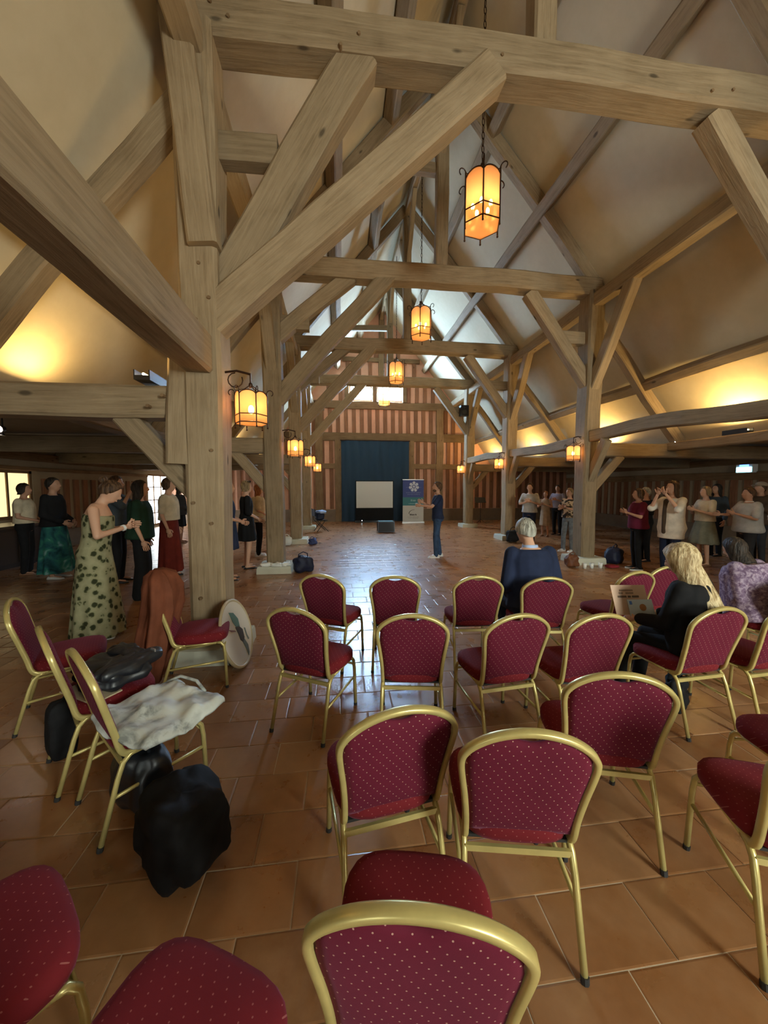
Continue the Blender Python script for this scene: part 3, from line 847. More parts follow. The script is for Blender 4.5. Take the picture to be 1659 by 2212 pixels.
def skin_mat(name, col):
    k = NT(name); k.val('Base Color', (*col, 1)); k.val('Roughness', .5); k.val('Specular IOR Level', .3); return k.m
SK1 = skin_mat('fair_skin', (.62,.36,.24)); SK2 = skin_mat('warm_skin', (.50,.27,.17)); SK3 = skin_mat('tan_skin', (.38,.19,.11))
EYE = plain('dark_eye', (.03,.02,.015), .2); LIP = plain('lips', (.42,.12,.10), .5)
def m_hair(name, a, b):
    k = NT(name); f = k.noise(k.coord('Object', (16, 16, 2.2)), 3.0, 4, .6)
    k.color(k.ramp(f, [(.38, a), (.62, b)])); k.val('Roughness', .5); k.val('Specular IOR Level', .22)
    k.bump(f, .8, .02); return k.m
H_BLACK = m_hair('black_hair', (.012,.009,.007), (.05,.035,.025)); H_BROWN = m_hair('brown_hair', (.04,.02,.01), (.13,.07,.035))
H_BLOND = m_hair('blond_hair', (.30,.20,.09), (.72,.58,.34)); H_GREY = m_hair('grey_hair', (.16,.15,.12), (.55,.54,.46))
H_RED = m_hair('red_hair', (.20,.06,.02), (.42,.16,.06)); H_DKBLOND = m_hair('dark_blond_hair', (.16,.10,.05), (.38,.26,.13))

POSE = {
 'down':  ((.225,-.04,1.13), (.235,.05,.88)),
 'chest': ((.27,.07,1.16), (.06,.27,1.25)),
 'up':    ((.25,.17,1.27), (.08,.24,1.52)),
 'waist': ((.245,0,1.13), (.06,.22,1.04)),
 'cross': ((.25,.10,1.17), (.00,.22,1.24)),
 'talk':  ((.215,.06,1.15), (.17,.31,1.27)),
 'reach': ((.22,.16,1.20), (.13,.40,1.22)),
 'read':  ((.23,.08,1.14), (.14,.36,1.10)),
 'lap':   ((.235,-.02,1.13), (.13,.20,1.00)),
}
def hand(mb, wrist, d, out, s=1.0, curl=.5):
    """palm, four curled fingers of different lengths and a thumb from the palm's side"""
    d = V(d).normalized(); out = V(out); out = (out - d*out.dot(d)).normalized(); n = d.cross(out).normalized()
    w = V(wrist)
    M = Matrix((out, d, n)).transposed()
    mb.ell(w + d*.045*s, (.040*s, .052*s, .016*s), M, 8, 6)
    for i, (ox, ln) in enumerate(((.030,.062),(.010,.072),(-.011,.068),(-.031,.052))):
        a = w + d*.085*s + out*ox*s; b = a + (d*math.cos(curl*.6)+n*math.sin(curl*.6))*ln*.5*s
        c = b + (d*math.cos(curl*1.6)+n*math.sin(curl*1.6))*ln*.5*s
        mb.tube([a-d*.01*s, a, b, c, c+(c-b)*.12], [.009*s,.0095*s,.009*s,.0075*s,.003*s], 6)
    a = w + d*.03*s + out*.036*s; b = a + (out*.6+d*.7+n*.2).normalized()*.034*s; c = b + (d*.9+n*.4+out*.1).normalized()*.028*s
    mb.tube([a-out*.012*s, a, b, c, c+(c-b)*.12], [.012*s,.012*s,.0105*s,.009*s,.003*s], 6)

def person(label, loc, rot, h=1.75, pose='down', pose_l=None, skin=None, hair=(None,'bob'), top=None, bottom=None, dress=None, shoes=None,
           head=(0,0), lean=0, sit=None, vox=.0165, build=1.0, group='standing participants', extra=None, feet=None, beard=None):
    skin = skin or SK1
    k = h/1.75
    r = empty('person', (loc[0], loc[1], loc[2] if len(loc) > 2 else 0), label, 'person', group, R(rot))
    HIP = V((0,0,.93))
    U = Matrix.Translation(HIP) @ Matrix.Rotation(-R(lean), 4, 'X') @ Matrix.Translation(-HIP)
    if sit:      # seated: pelvis lowered onto the seat
        U = Matrix.Translation(V((0, sit.get('dy',0), sit['z']-.93+.0))) @ U
    def T(p): return (U @ V(p))*k
    hp = (U @ HIP)
    legs = {}
    for s in (-1, 1):
        hipj = (U @ V((s*.095, 0, .92)))
        if sit:
            kn = hipj + V((s*sit.get('spread',.04), .41, sit.get('kz', .02))); an = V((kn.x + s*sit.get('fx',.0), kn.y + sit.get('fy',-.02), .085))
        else:
            f = (feet or {}).get(s, (0, 0)); kn = V((s*.10 + f[0]*.5, .02 + f[1]*.5, .50)); an = V((s*.10 + f[0], -.02 + f[1], .085))
        legs[s] = (hipj*k, kn*k, V((an.x, an.y, .085))*k)
    NK = V((0,-.005,1.49))
    HM = U @ Matrix.Translation(NK) @ Matrix.Rotation(-R(head[0]), 4, 'Z') @ Matrix.Rotation(-R(head[1]), 4, 'X') @ Matrix.Translation(-NK)
    def TH(p): return (HM @ V(p))*k
    RH = HM.to_3x3()
    RU = U.to_3x3()
    bw = build
    tors = [(.84,.15,.105,0),(.93,.178,.125,-.012),(1.03,.155,.108,0),(1.13,.145,.104,.004),(1.26,.165,.116,.006),(1.36,.172,.108,0),(1.43,.135,.082,-.006),(1.475,.075,.06,-.006)]
    def torso(mb, z0, z1, e, widen=0):
        rings = []
        zs = [t for t in tors if z0 < t[0] < z1]
        def at(z):
            for a, b in zip(tors, tors[1:]):
                if a[0] <= z <= b[0]:
                    f = (z-a[0])/(b[0]-a[0]); return tuple(a[i]+(b[i]-a[i])*f for i in range(4))
            return tors[0] if z < tors[0][0] else tors[-1]
        seq = [(z0,)+at(z0)[1:]] + zs + [(z1,)+at(z1)[1:]]
        for z, a, b, c in seq:
            a = (a + e + widen*(1 if z < 1.2 else .3))*bw; b = (b + e + widen*(1 if z < 1.2 else .3))*bw
            rings.append([T((a*math.cos(2*math.pi*j/16), c + b*math.sin(2*math.pi*j/16), z)) for j in range(16)])
        mb.loft(rings)
    body = MB()
    torso(body, .84, 1.475, 0)
    for s in (-1, 1):
        hj, kn, an = legs[s]
        body.cap(hj, .082*k*bw, kn, .056*k); body.cap(kn, .055*k, an, .036*k)
        body.cap(an + V((0,-.02,-.045))*k, .034*k, an + V((s*.01,.13,-.052))*k, .026*k)
    arms = {}
    for s in (-1, 1):
        e, w = POSE[(pose_l or pose) if s < 0 else pose]
        sh = T((s*.172*bw, -.008, 1.415)); el = T((s*e[0]*bw, e[1], e[2])); wr = T((s*w[0], w[1], w[2]))
        arms[s] = (sh, el, wr)
        body.cap(sh, .048*k*bw, el, .037*k); body.cap(el, .037*k, wr, .025*k)
    body.cap(T((0,-.008,1.43)), .058*k, TH((0,.012,1.56)), .052*k)
    body.ell(TH((0,.022,1.645)), (.076*k,.096*k,.112*k), RH, 16, 12)
    body.ell(TH((0,.052,1.585)), (.056*k,.062*k,.062*k), RH)
    body.ell(TH((0,.122,1.625)), (.015*k,.024*k,.026*k), RH, 8, 6)
    for s in (-1, 1): body.ell(TH((s*.078,.012,1.635)), (.014*k,.024*k,.034*k), RH, 8, 6)
    ex = MB(); ex.cur = 0
    for s in (-1, 1):
        sh, el, wr = arms[s]
        hand(ex, wr, (wr-el), RU @ V((-s*.2, .3, 1)) if (pose_l or pose if s < 0 else pose) != 'down' else RU @ V((0, 1, 0)), k*1.05, .55)
    ex.cur = 1
    for s in (-1, 1): ex.ell(TH((s*.031,.107,1.652)), (.0125*k,.008*k,.008*k), RH, 8, 6)
    ex.cur = 2
    ex.ell(TH((0,.113,1.580)), (.024*k,.010*k,.009*k), RH, 8, 6)
    fuse(body, 'body', [skin, EYE, LIP], r, vox, 3, ex)
    # --- clothing
    def sleeves(mb, frac, e):
        for s in (-1, 1):
            sh, el, wr = arms[s]
            if frac <= 0: continue
            if frac <= .5:
                mb.cap(sh, (.050+e)*k*bw, sh.lerp(el, frac*2), (.046+e)*k)
            else:
                mb.cap(sh, (.050+e)*k*bw, el, (.042+e)*k); mb.cap(el, (.042+e)*k, el.lerp(wr, (frac-.5)*2), (.032+e)*k)
    def skirt(mb, z0, z1, r0, r1, fl=0, depth=.8):
        rings = []
        for i in range(9):
            f = i/8; z = z0 + (z1-z0)*f; rr = r0 + (r1-r0)*f**.8
            ring = []
            for j in range(40):
                a = 2*math.pi*j/40; q = 1 + fl*f*math.sin(a*9 + 1.3)
                p = V((rr*q*math.cos(a), rr*q*depth*math.sin(a), z))
                ring.append(T(p) if z > .93 else (V((p.x, p.y, p.z)) + (U @ HIP - HIP)*max(0,(z/.93)))*k)
            rings.append(ring)
        mb.loft(rings[::-1])
    def legsleeve(mb, ra, rb, rc, frac=1.0):
        for s in (-1, 1):
            hj, kn, an = legs[s]
            mb.cap(hj, ra*k*bw, kn, rb*k)
            if frac > .5: mb.cap(kn, rb*k, kn.lerp(an + V((0,0,-.03))*k, (frac-.5)*2), rc*k)
    if bottom:
        kind, mat = bottom[0], bottom[1]
        g = MB()
        if kind == 'trousers':
            torso(g, .85, 1.06, .016); legsleeve(g, .096, .070, .055); nm = 'trousers'
        elif kind == 'wide':
            torso(g, .85, 1.06, .018); legsleeve(g, .105, .105, .115); nm = 'trousers'
        elif kind == 'shorts':
            torso(g, .85, 1.06, .02); legsleeve(g, .105, .095, .08, .5); nm = 'shorts'
        else:
            torso(g, .88, 1.08, .015); skirt(g, 1.06, bottom[2], .165, bottom[3], .10); nm = 'skirt'
        fuse(g, nm, mat, r, vox, 4)
    if dress:
        g = MB(); torso(g, .9, dress.get('top', 1.45), .014); sleeves(g, dress.get('sleeve', 0), .012)
        skirt(g, 1.08, dress['hem'], .158, dress['r'], .07)
        fuse(g, 'dress', dress['mat'], r, vox, 4)
    if top:
        g = MB(); torso(g, top.get('hem', .95), top.get('neck', 1.455), .020 + top.get('ease', 0), top.get('ease', 0)); sleeves(g, top.get('sleeve', .3), .014 + top.get('ease', 0)*.3)
        fuse(g, top.get('name', 'shirt'), top['mat'], r, vox, 4)
        if top.get('inner'):
            g = MB(); e_ = .098*bw + top.get('ease', 0)*1.9
            g.cap(T((0,e_,.86)), .05*k, T((0,e_,1.14)), .052*k); g.cap(T((0,e_,1.14)), .052*k, T((0,e_-.012,1.40)), .05*k)
            fuse(g, 'under_shirt', top['inner'], r, vox, 4)
        if top.get('collar'):
            g = MB(); g.loft([[T((.078*math.cos(2*math.pi*j/16), -.006+.068*math.sin(2*math.pi*j/16), 1.44)) for j in range(16)],
                              [T((.070*math.cos(2*math.pi*j/16), -.002+.064*math.sin(2*math.pi*j/16), 1.495)) for j in range(16)]])
            g.build('collar', top['collar'], r, True)
    # --- hair
    if hair and hair[0] is not None:
        mat, style = hair
        g = MB(); NA = 28; big = 1.2 if style == 'long' else 1.0
        longz = {'short': None, 'bun': None, 'bob': 1.545, 'mid': 1.44, 'long': 1.24, 'bald': None}[style]
        prof = []
        cols = []
        for j in range(NA):
            az = 2*math.pi*j/NA; fa = abs((az + math.pi) % (2*math.pi) - math.pi)   # 0 = face
            lim = 50 + 54*min(1, max(0, (fa-R(35))/R(55))) + 26*min(1, max(0, (fa-R(100))/R(60)))
            col = []
            for i in range(7):
                ph = R(lim)*i/6
                rr = 1.0 + .03*noise.noise(V((math.cos(az)*2, math.sin(az)*2, ph*2+hash(label) % 7)))
                col.append((math.sin(ph)*math.sin(az)*.092*rr*big, .010 + math.sin(ph)*math.cos(az)*.112*rr*big, 1.652 + math.cos(ph)*.122*rr*(1+(big-1)*.5)))
            x, y, z = col[-1]
            if longz and fa > R(62):
                w_ = min(1, (fa-R(62))/R(30)); zl = z + (longz - z)*(.55+.45*w_)
                for i in range(1, 6):
                    f = i/5; wv = 1 + (.07*math.sin(f*8 + j*2.4) if style in ('long','mid') else 0); fl_ = .02 if style == 'long' else .12
                    col.append((x*(1+fl_*f)*wv, y*(1+fl_*f)*wv - (.03*f if style == 'long' else 0), z + (zl-z)*f))
            else:
                for i in range(1, 6): col.append((x*(1-.02*i), y*(1-.03*i), z - .004*i))
            lx, ly, lz = col[-1]
            col.append((lx*.72, (ly-.01)*.72+.01, lz + .01)); col.append((0, .01, 1.62 if not longz else max(longz, 1.5)))
            cols.append(col)
        for i in range(1, len(cols[0])-1): prof.append([TH(cols[j][i]) for j in range(NA)])
        g.loft(prof[::-1], True)
        if style == 'bun': g.ell(TH((0,-.10,1.72)), (.05*k,.045*k,.045*k), RH)
        g.build('hair', mat, r, True)
    if beard:
        g = MB(); g.ell(TH((0,.066,1.565)), (.056*k,.058*k,.045*k), RH); g.build('beard', beard, r, True)
    # --- shoes
    if shoes:
        kind, mat = shoes
        for s in (-1, 1):
            hj, kn, an = legs[s]; g = MB(); rings = []
            hgt = {'sneaker': .075, 'flat': .055, 'sandal': .03}[kind]
            for y, w_, zt in ((-.075,.022,.6),(-.06,.036,1.0),(0,.038,1.05),(.06,.044,.85),(.12,.046,.62),(.165,.036,.45),(.185,.016,.3)):
                rings.append([(an.x + (s*.008*(y/.18) + w_*cx)*k*1.05, an.y + y*k, zz*k) for cx, zz in ((-1,.004),(1,.004),(1,hgt*zt*.5),(.6,hgt*zt),(-.6,hgt*zt),(-1,hgt*zt*.5))])
            g.loft(rings); sh_ = g.build('shoe', mat, r, True)
            if kind == 'sneaker':
                q = MB(); q.loft([[(an.x + (s*.008*(y/.18) + w_*cx)*k*1.09, an.y + y*k, zz*k) for cx, zz in ((-1,0),(1,0),(1,.02),(-1,.02))] for y, w_ in ((-.078,.024),(-.06,.038),(0,.039),(.06,.045),(.12,.047),(.168,.036),(.19,.016))])
                q.build('sole', WHITE, sh_)
    if extra: extra(r, T, TH, arms, k, RH)
    return r

# palettes
NAVY = cloth('navy_cloth', (.018,.026,.06)); BLK = cloth('black_cloth', (.010,.010,.011)); CREAM = cloth('cream_cloth', (.62,.52,.36)); GREYT = cloth('grey_cloth', (.30,.30,.30))
DENIM = cloth('denim', (.035,.065,.13), .85, .35, 14); DKGREEN = cloth('dark_green_cloth', (.012,.035,.02)); REDSK = cloth('brick_red_cloth', (.16,.022,.014)); WHT = cloth('white_cloth', (.72,.66,.56))
SLATE = cloth('slate_cloth', (.06,.075,.09)); MAROON = cloth('maroon_cloth', (.13,.015,.04)); CHAR = cloth('charcoal_cloth', (.03,.03,.033)); LAV = cloth('lavender_grey_cloth', (.30,.28,.36))
BEIGE = cloth('beige_cloth', (.38,.28,.19)); GREYGREEN = cloth('grey_green_cloth', (.22,.22,.16)); PGREY = cloth('pale_grey_cloth', (.46,.46,.44)); LTGREY = cloth('light_trousers', (.50,.48,.46)); GREYJ = cloth('grey_jeans', (.15,.16,.17), .85, .3, 12)
DKRED = cloth('dark_red_cloth', (.11,.012,.012)); BROWNJ = cloth('brown_jacket', (.07,.045,.028)); SHIRTBLUE = cloth('pale_blue_shirt', (.45,.58,.85))
FLORAL = m_pattern('floral_cloth', [(.24,(.03,.034,.014)), (.33,(.08,.085,.035)), (.40,(.26,.25,.14)), (.8,(.33,.31,.18))], 13, 'vor')
TEAL = m_pattern('teal_tie_dye', [(.30,(.006,.03,.035)), (.45,(.02,.10,.11)), (.58,(.03,.18,.13)), (.7,(.20,.36,.36))], 5)
BLOTCH = m_pattern('blotched_cloth', [(.42,(.02,.015,.012)), (.5,(.10,.06,.03)), (.56,(.45,.32,.2))], 9)
LAVPAT = m_pattern('lavender_print', [(.35,(.13,.08,.14)), (.5,(.24,.17,.25)), (.64,(.40,.32,.40))], 34)
WSHOE = plain('white_leather', (.75,.75,.72), .5); BSHOE = plain('black_leather', (.012,.012,.014), .4); TSHOE = plain('tan_leather', (.22,.11,.06), .5)

def glasses_top(r, T, TH, arms, k, RH):
    g = MB()
    for s in (-1, 1): g.ell(TH((s*.04,.085,1.745)), (.03*k,.012*k,.02*k), RH, 8, 6)
    g.tube([TH((-.08,.02,1.74)), TH((-.06,.085,1.75)), TH((.06,.085,1.75)), TH((.08,.02,1.74))], .005, 5); g.build('sunglasses', BLACK, r, True)
def watch(r, T, TH, arms, k, RH):
    sh, el, wr = arms[1]; g = MB(); d = (wr-el).normalized(); g.tube([wr-d*.05, wr-d*.025], .034*k, 10); g.build('bracelet', WHITE, r)
def cap_hat(r, T, TH, arms, k, RH):
    g = MB(); g.ell(TH((0,.005,1.70)), (.094*k,.112*k,.075*k), RH, 14, 10); g.ell(TH((0,.13,1.69)), (.07*k,.07*k,.010*k), RH, 12, 6); g.build('cap', BEIGE, r, True)
def facecloth(r, T, TH, arms, k, RH): pass

LEFTG = 'participants standing on the left'; RIGHTG = 'participants standing on the right'
person('person in cream blouse and black trousers beside the dark bar counter', (-6.05,7.86), -75, 1.76, 'waist', hair=(H_BLACK,'bob'), top=dict(mat=CREAM, sleeve=.3, hem=1.0, ease=.02), bottom=('trousers', BLK), shoes=('flat', TSHOE), group=LEFTG, skin=SK2)
person('person in black top and long teal tie-dyed skirt', (-5.25,7.45), -85, 1.86, 'lap', hair=(H_BLACK,'short'), top=dict(mat=BLK, sleeve=.95, hem=.92, ease=.02), bottom=('skirt', TEAL, .12, .30), shoes=('flat', WSHOE), group=LEFTG, skin=SK2)
person('person in long sage floral dress with bowed head and joined hands', (-2.72,4.42), -72, 1.80, 'chest', hair=(H_BROWN,'bun'), dress=dict(mat=FLORAL, top=1.36, hem=.05, r=.31), shoes=('flat', WSHOE), head=(-8,26), lean=7, vox=.014, group=LEFTG, skin=SK1, extra=watch, build=1.12)
person('person in dark red top partly hidden behind the floral dress', (-4.75,8.2), -85, 1.78, 'chest', hair=(H_BROWN,'mid'), top=dict(mat=DKRED, sleeve=.9), bottom=('skirt', DKRED, .45, .28), shoes=('flat', BSHOE), group=LEFTG, skin=SK2)
person('person in slate blue top with raised hands behind the green top', (-3.92,7.0), -80, 1.88, 'up', hair=(H_BROWN,'short'), top=dict(mat=SLATE, sleeve=.5, ease=.02), bottom=('trousers', BLK), shoes=('flat', BSHOE), group=LEFTG, skin=SK2)
person('person in dark green top and wide black trousers, arms hanging', (-3.02,5.98), -70, 1.79, 'down', hair=(H_BLACK,'mid'), top=dict(mat=DKGREEN, sleeve=.5, hem=.90, ease=.025), bottom=('wide', BLK), shoes=('flat', BSHOE), vox=.015, group=LEFTG, skin=SK1)
person('person in cream top and long brick red skirt', (-3.18,7.30), -85, 1.86, 'down', hair=(H_BROWN,'bob'), top=dict(mat=CREAM, sleeve=.4, hem=1.02, ease=.02), bottom=('skirt', REDSK, .10, .24), shoes=('flat', BSHOE), group=LEFTG, skin=SK1)
person('person in dark jacket far back in the left aisle', (-4.82,11.8), -80, 1.76, 'waist', hair=(H_BLACK,'mid'), top=dict(mat=CHAR, sleeve=.95, hem=.85, ease=.03), bottom=('skirt', BLK, .5, .2), shoes=('flat', TSHOE), group=LEFTG, skin=SK3)
person('person in navy dress half hidden by the nearest left post', (-2.02,6.95), -80, 1.80, 'waist', hair=(H_DKBLOND,'short'), dress=dict(mat=NAVY, hem=.55, r=.22, sleeve=.3), shoes=('sandal', BSHOE), group=LEFTG, skin=SK2)
person('person in short black dress with sunglasses on the blond head', (-1.93,7.92), -65, 1.82, 'lap', hair=(H_DKBLOND,'bob'), dress=dict(mat=BLK, hem=.56, r=.23, sleeve=.6), shoes=('sandal', BSHOE), group=LEFTG, skin=SK1, extra=glasses_top)
person('red-haired person in cream blouse and black trousers by the second post', (-1.98,9.30), -75, 1.76, 'lap', hair=(H_RED,'mid'), top=dict(mat=CREAM, sleeve=.4, hem=.85, ease=.03), bottom=('trousers', BLK), shoes=('sneaker', WSHOE), group=LEFTG, skin=SK1)
person('bearded person in navy t-shirt and jeans gesturing alone on the open floor', (2.36,8.60), 84, 1.81, 'talk', 'reach', hair=(H_BROWN,'short'), top=dict(mat=NAVY, sleeve=.33, hem=.90), bottom=('trousers', DENIM), shoes=('sneaker', WSHOE), beard=H_BROWN, group='standing speaker', vox=.013, feet={-1:(0,.06), 1:(0,-.06)}, skin=SK2, head=(0,-4))
person('person in grey t-shirt and navy trousers with crossed arms by the third post', (5.62,10.25), 140, 1.80, 'cross', 'chest', hair=(H_BROWN,'short'), top=dict(mat=PGREY, sleeve=.4, hem=.92, ease=.015), bottom=('trousers', NAVY), shoes=('sneaker', BSHOE), group=RIGHTG, skin=SK1)
person('person in beige sleeveless dress with hands at the chest', (7.05,11.8), 130, 1.55, 'chest', hair=(H_RED,'short'), dress=dict(mat=BEIGE, hem=.42, r=.21), shoes=('flat', TSHOE), group=RIGHTG, skin=SK2)
person('person in lavender-grey shirt and dark trousers behind the beige dress', (7.75,12.2), 125, 1.76, 'chest', hair=(H_BROWN,'short'), top=dict(mat=LAV, sleeve=.5, ease=.015), bottom=('trousers', BLK), shoes=('flat', BSHOE), group=RIGHTG, skin=SK2)
person('person in blotched black and beige top with grey jeans', (6.02,8.95), 110, 1.66, 'cross', hair=(H_DKBLOND,'short'), top=dict(mat=BLOTCH, sleeve=.4, ease=.02), bottom=('trousers', GREYJ), shoes=('sneaker', WSHOE), group=RIGHTG, skin=SK2, feet={1:(0,.1)})
person('person in black top and pale trousers behind the second right post', (6.80,9.70), 95, 1.62, 'chest', hair=(H_BROWN,'mid'), top=dict(mat=BLK, sleeve=.9), bottom=('trousers', LTGREY), shoes=('flat', BSHOE), group=RIGHTG, skin=SK2)
person('person in maroon t-shirt and black trousers, hand on chest', (6.10,6.80), 70, 1.66, 'cross', 'chest', hair=(H_BROWN,'bob'), top=dict(mat=MAROON, sleeve=.35, hem=.90, ease=.02), bottom=('trousers', BLK), shoes=('sneaker', BSHOE), group=RIGHTG, skin=SK2, build=1.08)
person('person in black standing behind the maroon t-shirt', (6.95,7.55), 85, 1.68, 'chest', hair=(H_GREY,'short'), top=dict(mat=BLK, sleeve=.9), bottom=('trousers', BLK), shoes=('flat', BSHOE), group=RIGHTG, skin=SK2)
person('person in open white jacket over brown top with hands raised to the face', (6.06,6.00), 95, 1.80, 'up', hair=(H_BROWN,'mid'), top=dict(mat=WHT, sleeve=.5, hem=.74, ease=.022, name='jacket', inner=BROWNJ), bottom=('trousers', NAVY), shoes=('flat', BSHOE), group=RIGHTG, skin=SK1, vox=.014)
person('blond person in cream blouse and grey-green skirt with hands at the chin', (7.82,6.95), 80, 1.70, 'chest', hair=(H_DKBLOND,'bob'), top=dict(mat=CREAM, sleeve=.35, hem=1.0, ease=.02), bottom=('skirt', GREYGREEN, .50, .30), shoes=('flat', TSHOE), group=RIGHTG, skin=SK1)
person('person in grey polo shirt with white collar and dark trousers', (7.71,6.03), 72, 1.68, 'reach', 'chest', hair=(H_BROWN,'short'), top=dict(mat=PGREY, sleeve=.4, hem=.88, ease=.03, collar=WHT), bottom=('trousers', CHAR), shoes=('flat', BSHOE), group=RIGHTG, skin=SK2, build=1.12)
person('person in dark red top behind the white jacket', (8.2,8.1), 90, 1.70, 'chest', hair=(H_BROWN,'bob'), top=dict(mat=DKRED, sleeve=.9), bottom=('trousers', BLK), shoes=('flat', BSHOE), group=RIGHTG, skin=SK2)
person('dark-haired person in black far behind the grey polo shirt', (9.25,7.95), 90, 1.76, 'down', hair=(H_BLACK,'mid'), top=dict(mat=SLATE, sleeve=.9), bottom=('trousers', BLK), shoes=('flat', BSHOE), group=RIGHTG, skin=SK2)
person('person in dark brown jacket and pale cap near the right edge', (9.30,7.05), 80, 1.80, 'chest', hair=(H_BROWN,'short'), top=dict(mat=BROWNJ, sleeve=.6, hem=.85, ease=.05, name='jacket'), bottom=('trousers', CHAR), shoes=('flat', BSHOE), group=RIGHTG, skin=SK2, extra=cap_hat)
person('person in beige shirt cut by the right edge', (8.42,5.92), 85, 1.62, 'chest', hair=(H_DKBLOND,'short'), top=dict(mat=BEIGE, sleeve=.4, ease=.03), bottom=('trousers', CHAR), shoes=('flat', BSHOE), group=RIGHTG, skin=SK2)

# seated figures
def seat_at(ch, fwd=0): return (ch.location.x - math.sin(ch.rotation_euler.z)*fwd, ch.location.y + math.cos(ch.rotation_euler.z)*fwd)
SITG = 'seated listeners'
x, y = seat_at(cA4, -.02)
person('grey-haired person in navy suit with pale blue collar, seen from behind', (x-.02, y+.02), -2, 1.80, 'lap', hair=(H_GREY,'short'), top=dict(mat=NAVY, sleeve=.95, hem=.92, ease=.02, name='jacket', collar=SHIRTBLUE), bottom=('trousers', NAVY), shoes=('flat', BSHOE), sit=dict(z=.545, kz=-.03, fy=-.30), lean=6, head=(-6,20), vox=.012, group=SITG, skin=SK1, build=1.04)
x, y = seat_at(cB5, .02)
def silver_cuff(r, T, TH, arms, k, RH):
    sh, el, wr = arms[1]; g = MB(); d = (wr-el).normalized(); g.tube([wr-d*.06, wr-d*.03], .034*k, 10); g.build('bracelet', plain('silver', (.6,.6,.6), .25, .9), r)
person('long-haired blonde person in black jacket reading held papers', (x+.10, y-.05), 20, 1.62, 'read', hair=(H_BLOND,'long'), top=dict(mat=BLK, sleeve=.88, hem=.90, ease=.02, name='jacket'), bottom=('trousers', BLK), shoes=('flat', BSHOE), sit=dict(z=.555, kz=-.04, fy=.05), lean=4, head=(-4,18), vox=.012, group=SITG, skin=SK1, extra=silver_cuff)
x, y = seat_at(cA7, .02)
person('dark-haired person in lavender patterned top at the right edge', (x, y), 14, 1.56, 'lap', hair=(H_BLACK,'mid'), top=dict(mat=LAVPAT, sleeve=.9, hem=.88, ease=.05), bottom=('trousers', BLK), shoes=('sneaker', WSHOE), sit=dict(z=.56, kz=-.04, fy=-.1), lean=14, head=(0,14), vox=.013, group=SITG, skin=SK2, build=1.12)
flush()

# ------------------------------------------------------------------ stage end: curtain, screen, banner, case
def curtain():
    r = empty('curtain', (.12, YF-.20, 0), 'tall dark navy curtain closing the far doorway', 'curtain')
    mb = MB(); Wd, Hd, N = 3.34, 3.95, 90
    for y0 in (0, .02):
        for z in (0.01, Hd):
            mb.v += [V((Wd*i/N, y0 + .022*math.sin(i*.62) + .012*math.sin(i*.23+1), z)) for i in range(N+1)]
    m = N+1
    for i in range(N):
        mb.f += [(i,i+1,m+i+1,m+i), (2*m+i+1,2*m+i,3*m+i,3*m+i+1), (m+i,m+i+1,3*m+i+1,3*m+i)]
    mb.mi = [0]*len(mb.f)
    k = NT('navy_curtain'); k.val('Base Color', (.013,.034,.062,1)); k.val('Roughness', .7); k.val('Specular IOR Level', .3)
    mb.build('drape', k.m, r, True)
    MB().tube([(-.05,.02,Hd+.02),(Wd+.05,.02,Hd+.02)], .025, 8).build('curtain_rod', IRON, r)
curtain()
scr = empty('projection_screen', (1.70, 17.55, 0), 'white projection screen with black lower border on the floor', 'screen')
MB().box((-.88,-.02,.70),(.88,.0,1.97)).build('screen_surface', plain('screen_white', (.68,.68,.64), .8), scr)
MB().box((-.92,.0,.05),(.92,.02,2.01)).build('black_border', BLK, scr)
MB().box((-.95,-.10,0),(.95,.10,.09)).build('case_base', BLACK, scr)
for x in (-.7, .7): MB().box((x-.03,-.28,0),(x+.03,.22,.03)).build('foot', BLACK, scr)
MB().ell((-.62,-.108,.10), (.016,.008,.016), nu=8, nv=6).build('indicator_light', glow('white_led', (.8,.95,1.0), 12), scr)
ban = empty('roll_up_banner', (3.47, 16.95, 0), 'roll-up banner of blue, teal and white bands beside the screen', 'banner')
def flat(name, pts, y, mat, t=.002):
    g = MB(); n_ = len(pts); g.loft([[(x, y, z) for x, z in pts], [(x, y+t, z) for x, z in pts]]); return g.build(name, mat, ban)
B_BLUE = plain('banner_blue', (.045,.07,.26), .6); B_TEAL = plain('banner_teal', (.04,.19,.21), .6); B_WHITE = plain('banner_white', (.55,.54,.50), .6)
B_INK = plain('banner_pale_ink', (.62,.66,.75), .6); B_INK2 = plain('banner_soft_ink', (.16,.20,.42), .6); B_INK3 = plain('banner_teal_ink', (.25,.42,.44), .6); B_DARK = plain('banner_dark_ink', (.07,.06,.05), .6); B_GREYI = plain('banner_grey_ink', (.34,.33,.31), .6)
MB().box((-.50,0,1.22),(.50,.008,2.03)).build('blue_band', B_BLUE, ban)
MB().box((-.50,0,.83),(.50,.008,1.22)).build('teal_band', B_TEAL, ban)
MB().box((-.50,0,.06),(.50,.008,.83)).build('white_band', B_WHITE, ban)
MB().box((-.53,-.07,0),(.53,.09,.07)).build('banner_base', plain('aluminium', (.5,.5,.5), .35, .8), ban)
MB().box((-.51,-.012,2.03),(.51,.014,2.06)).build('top_rail', plain('aluminium_rail', (.5,.5,.5), .35, .8), ban)
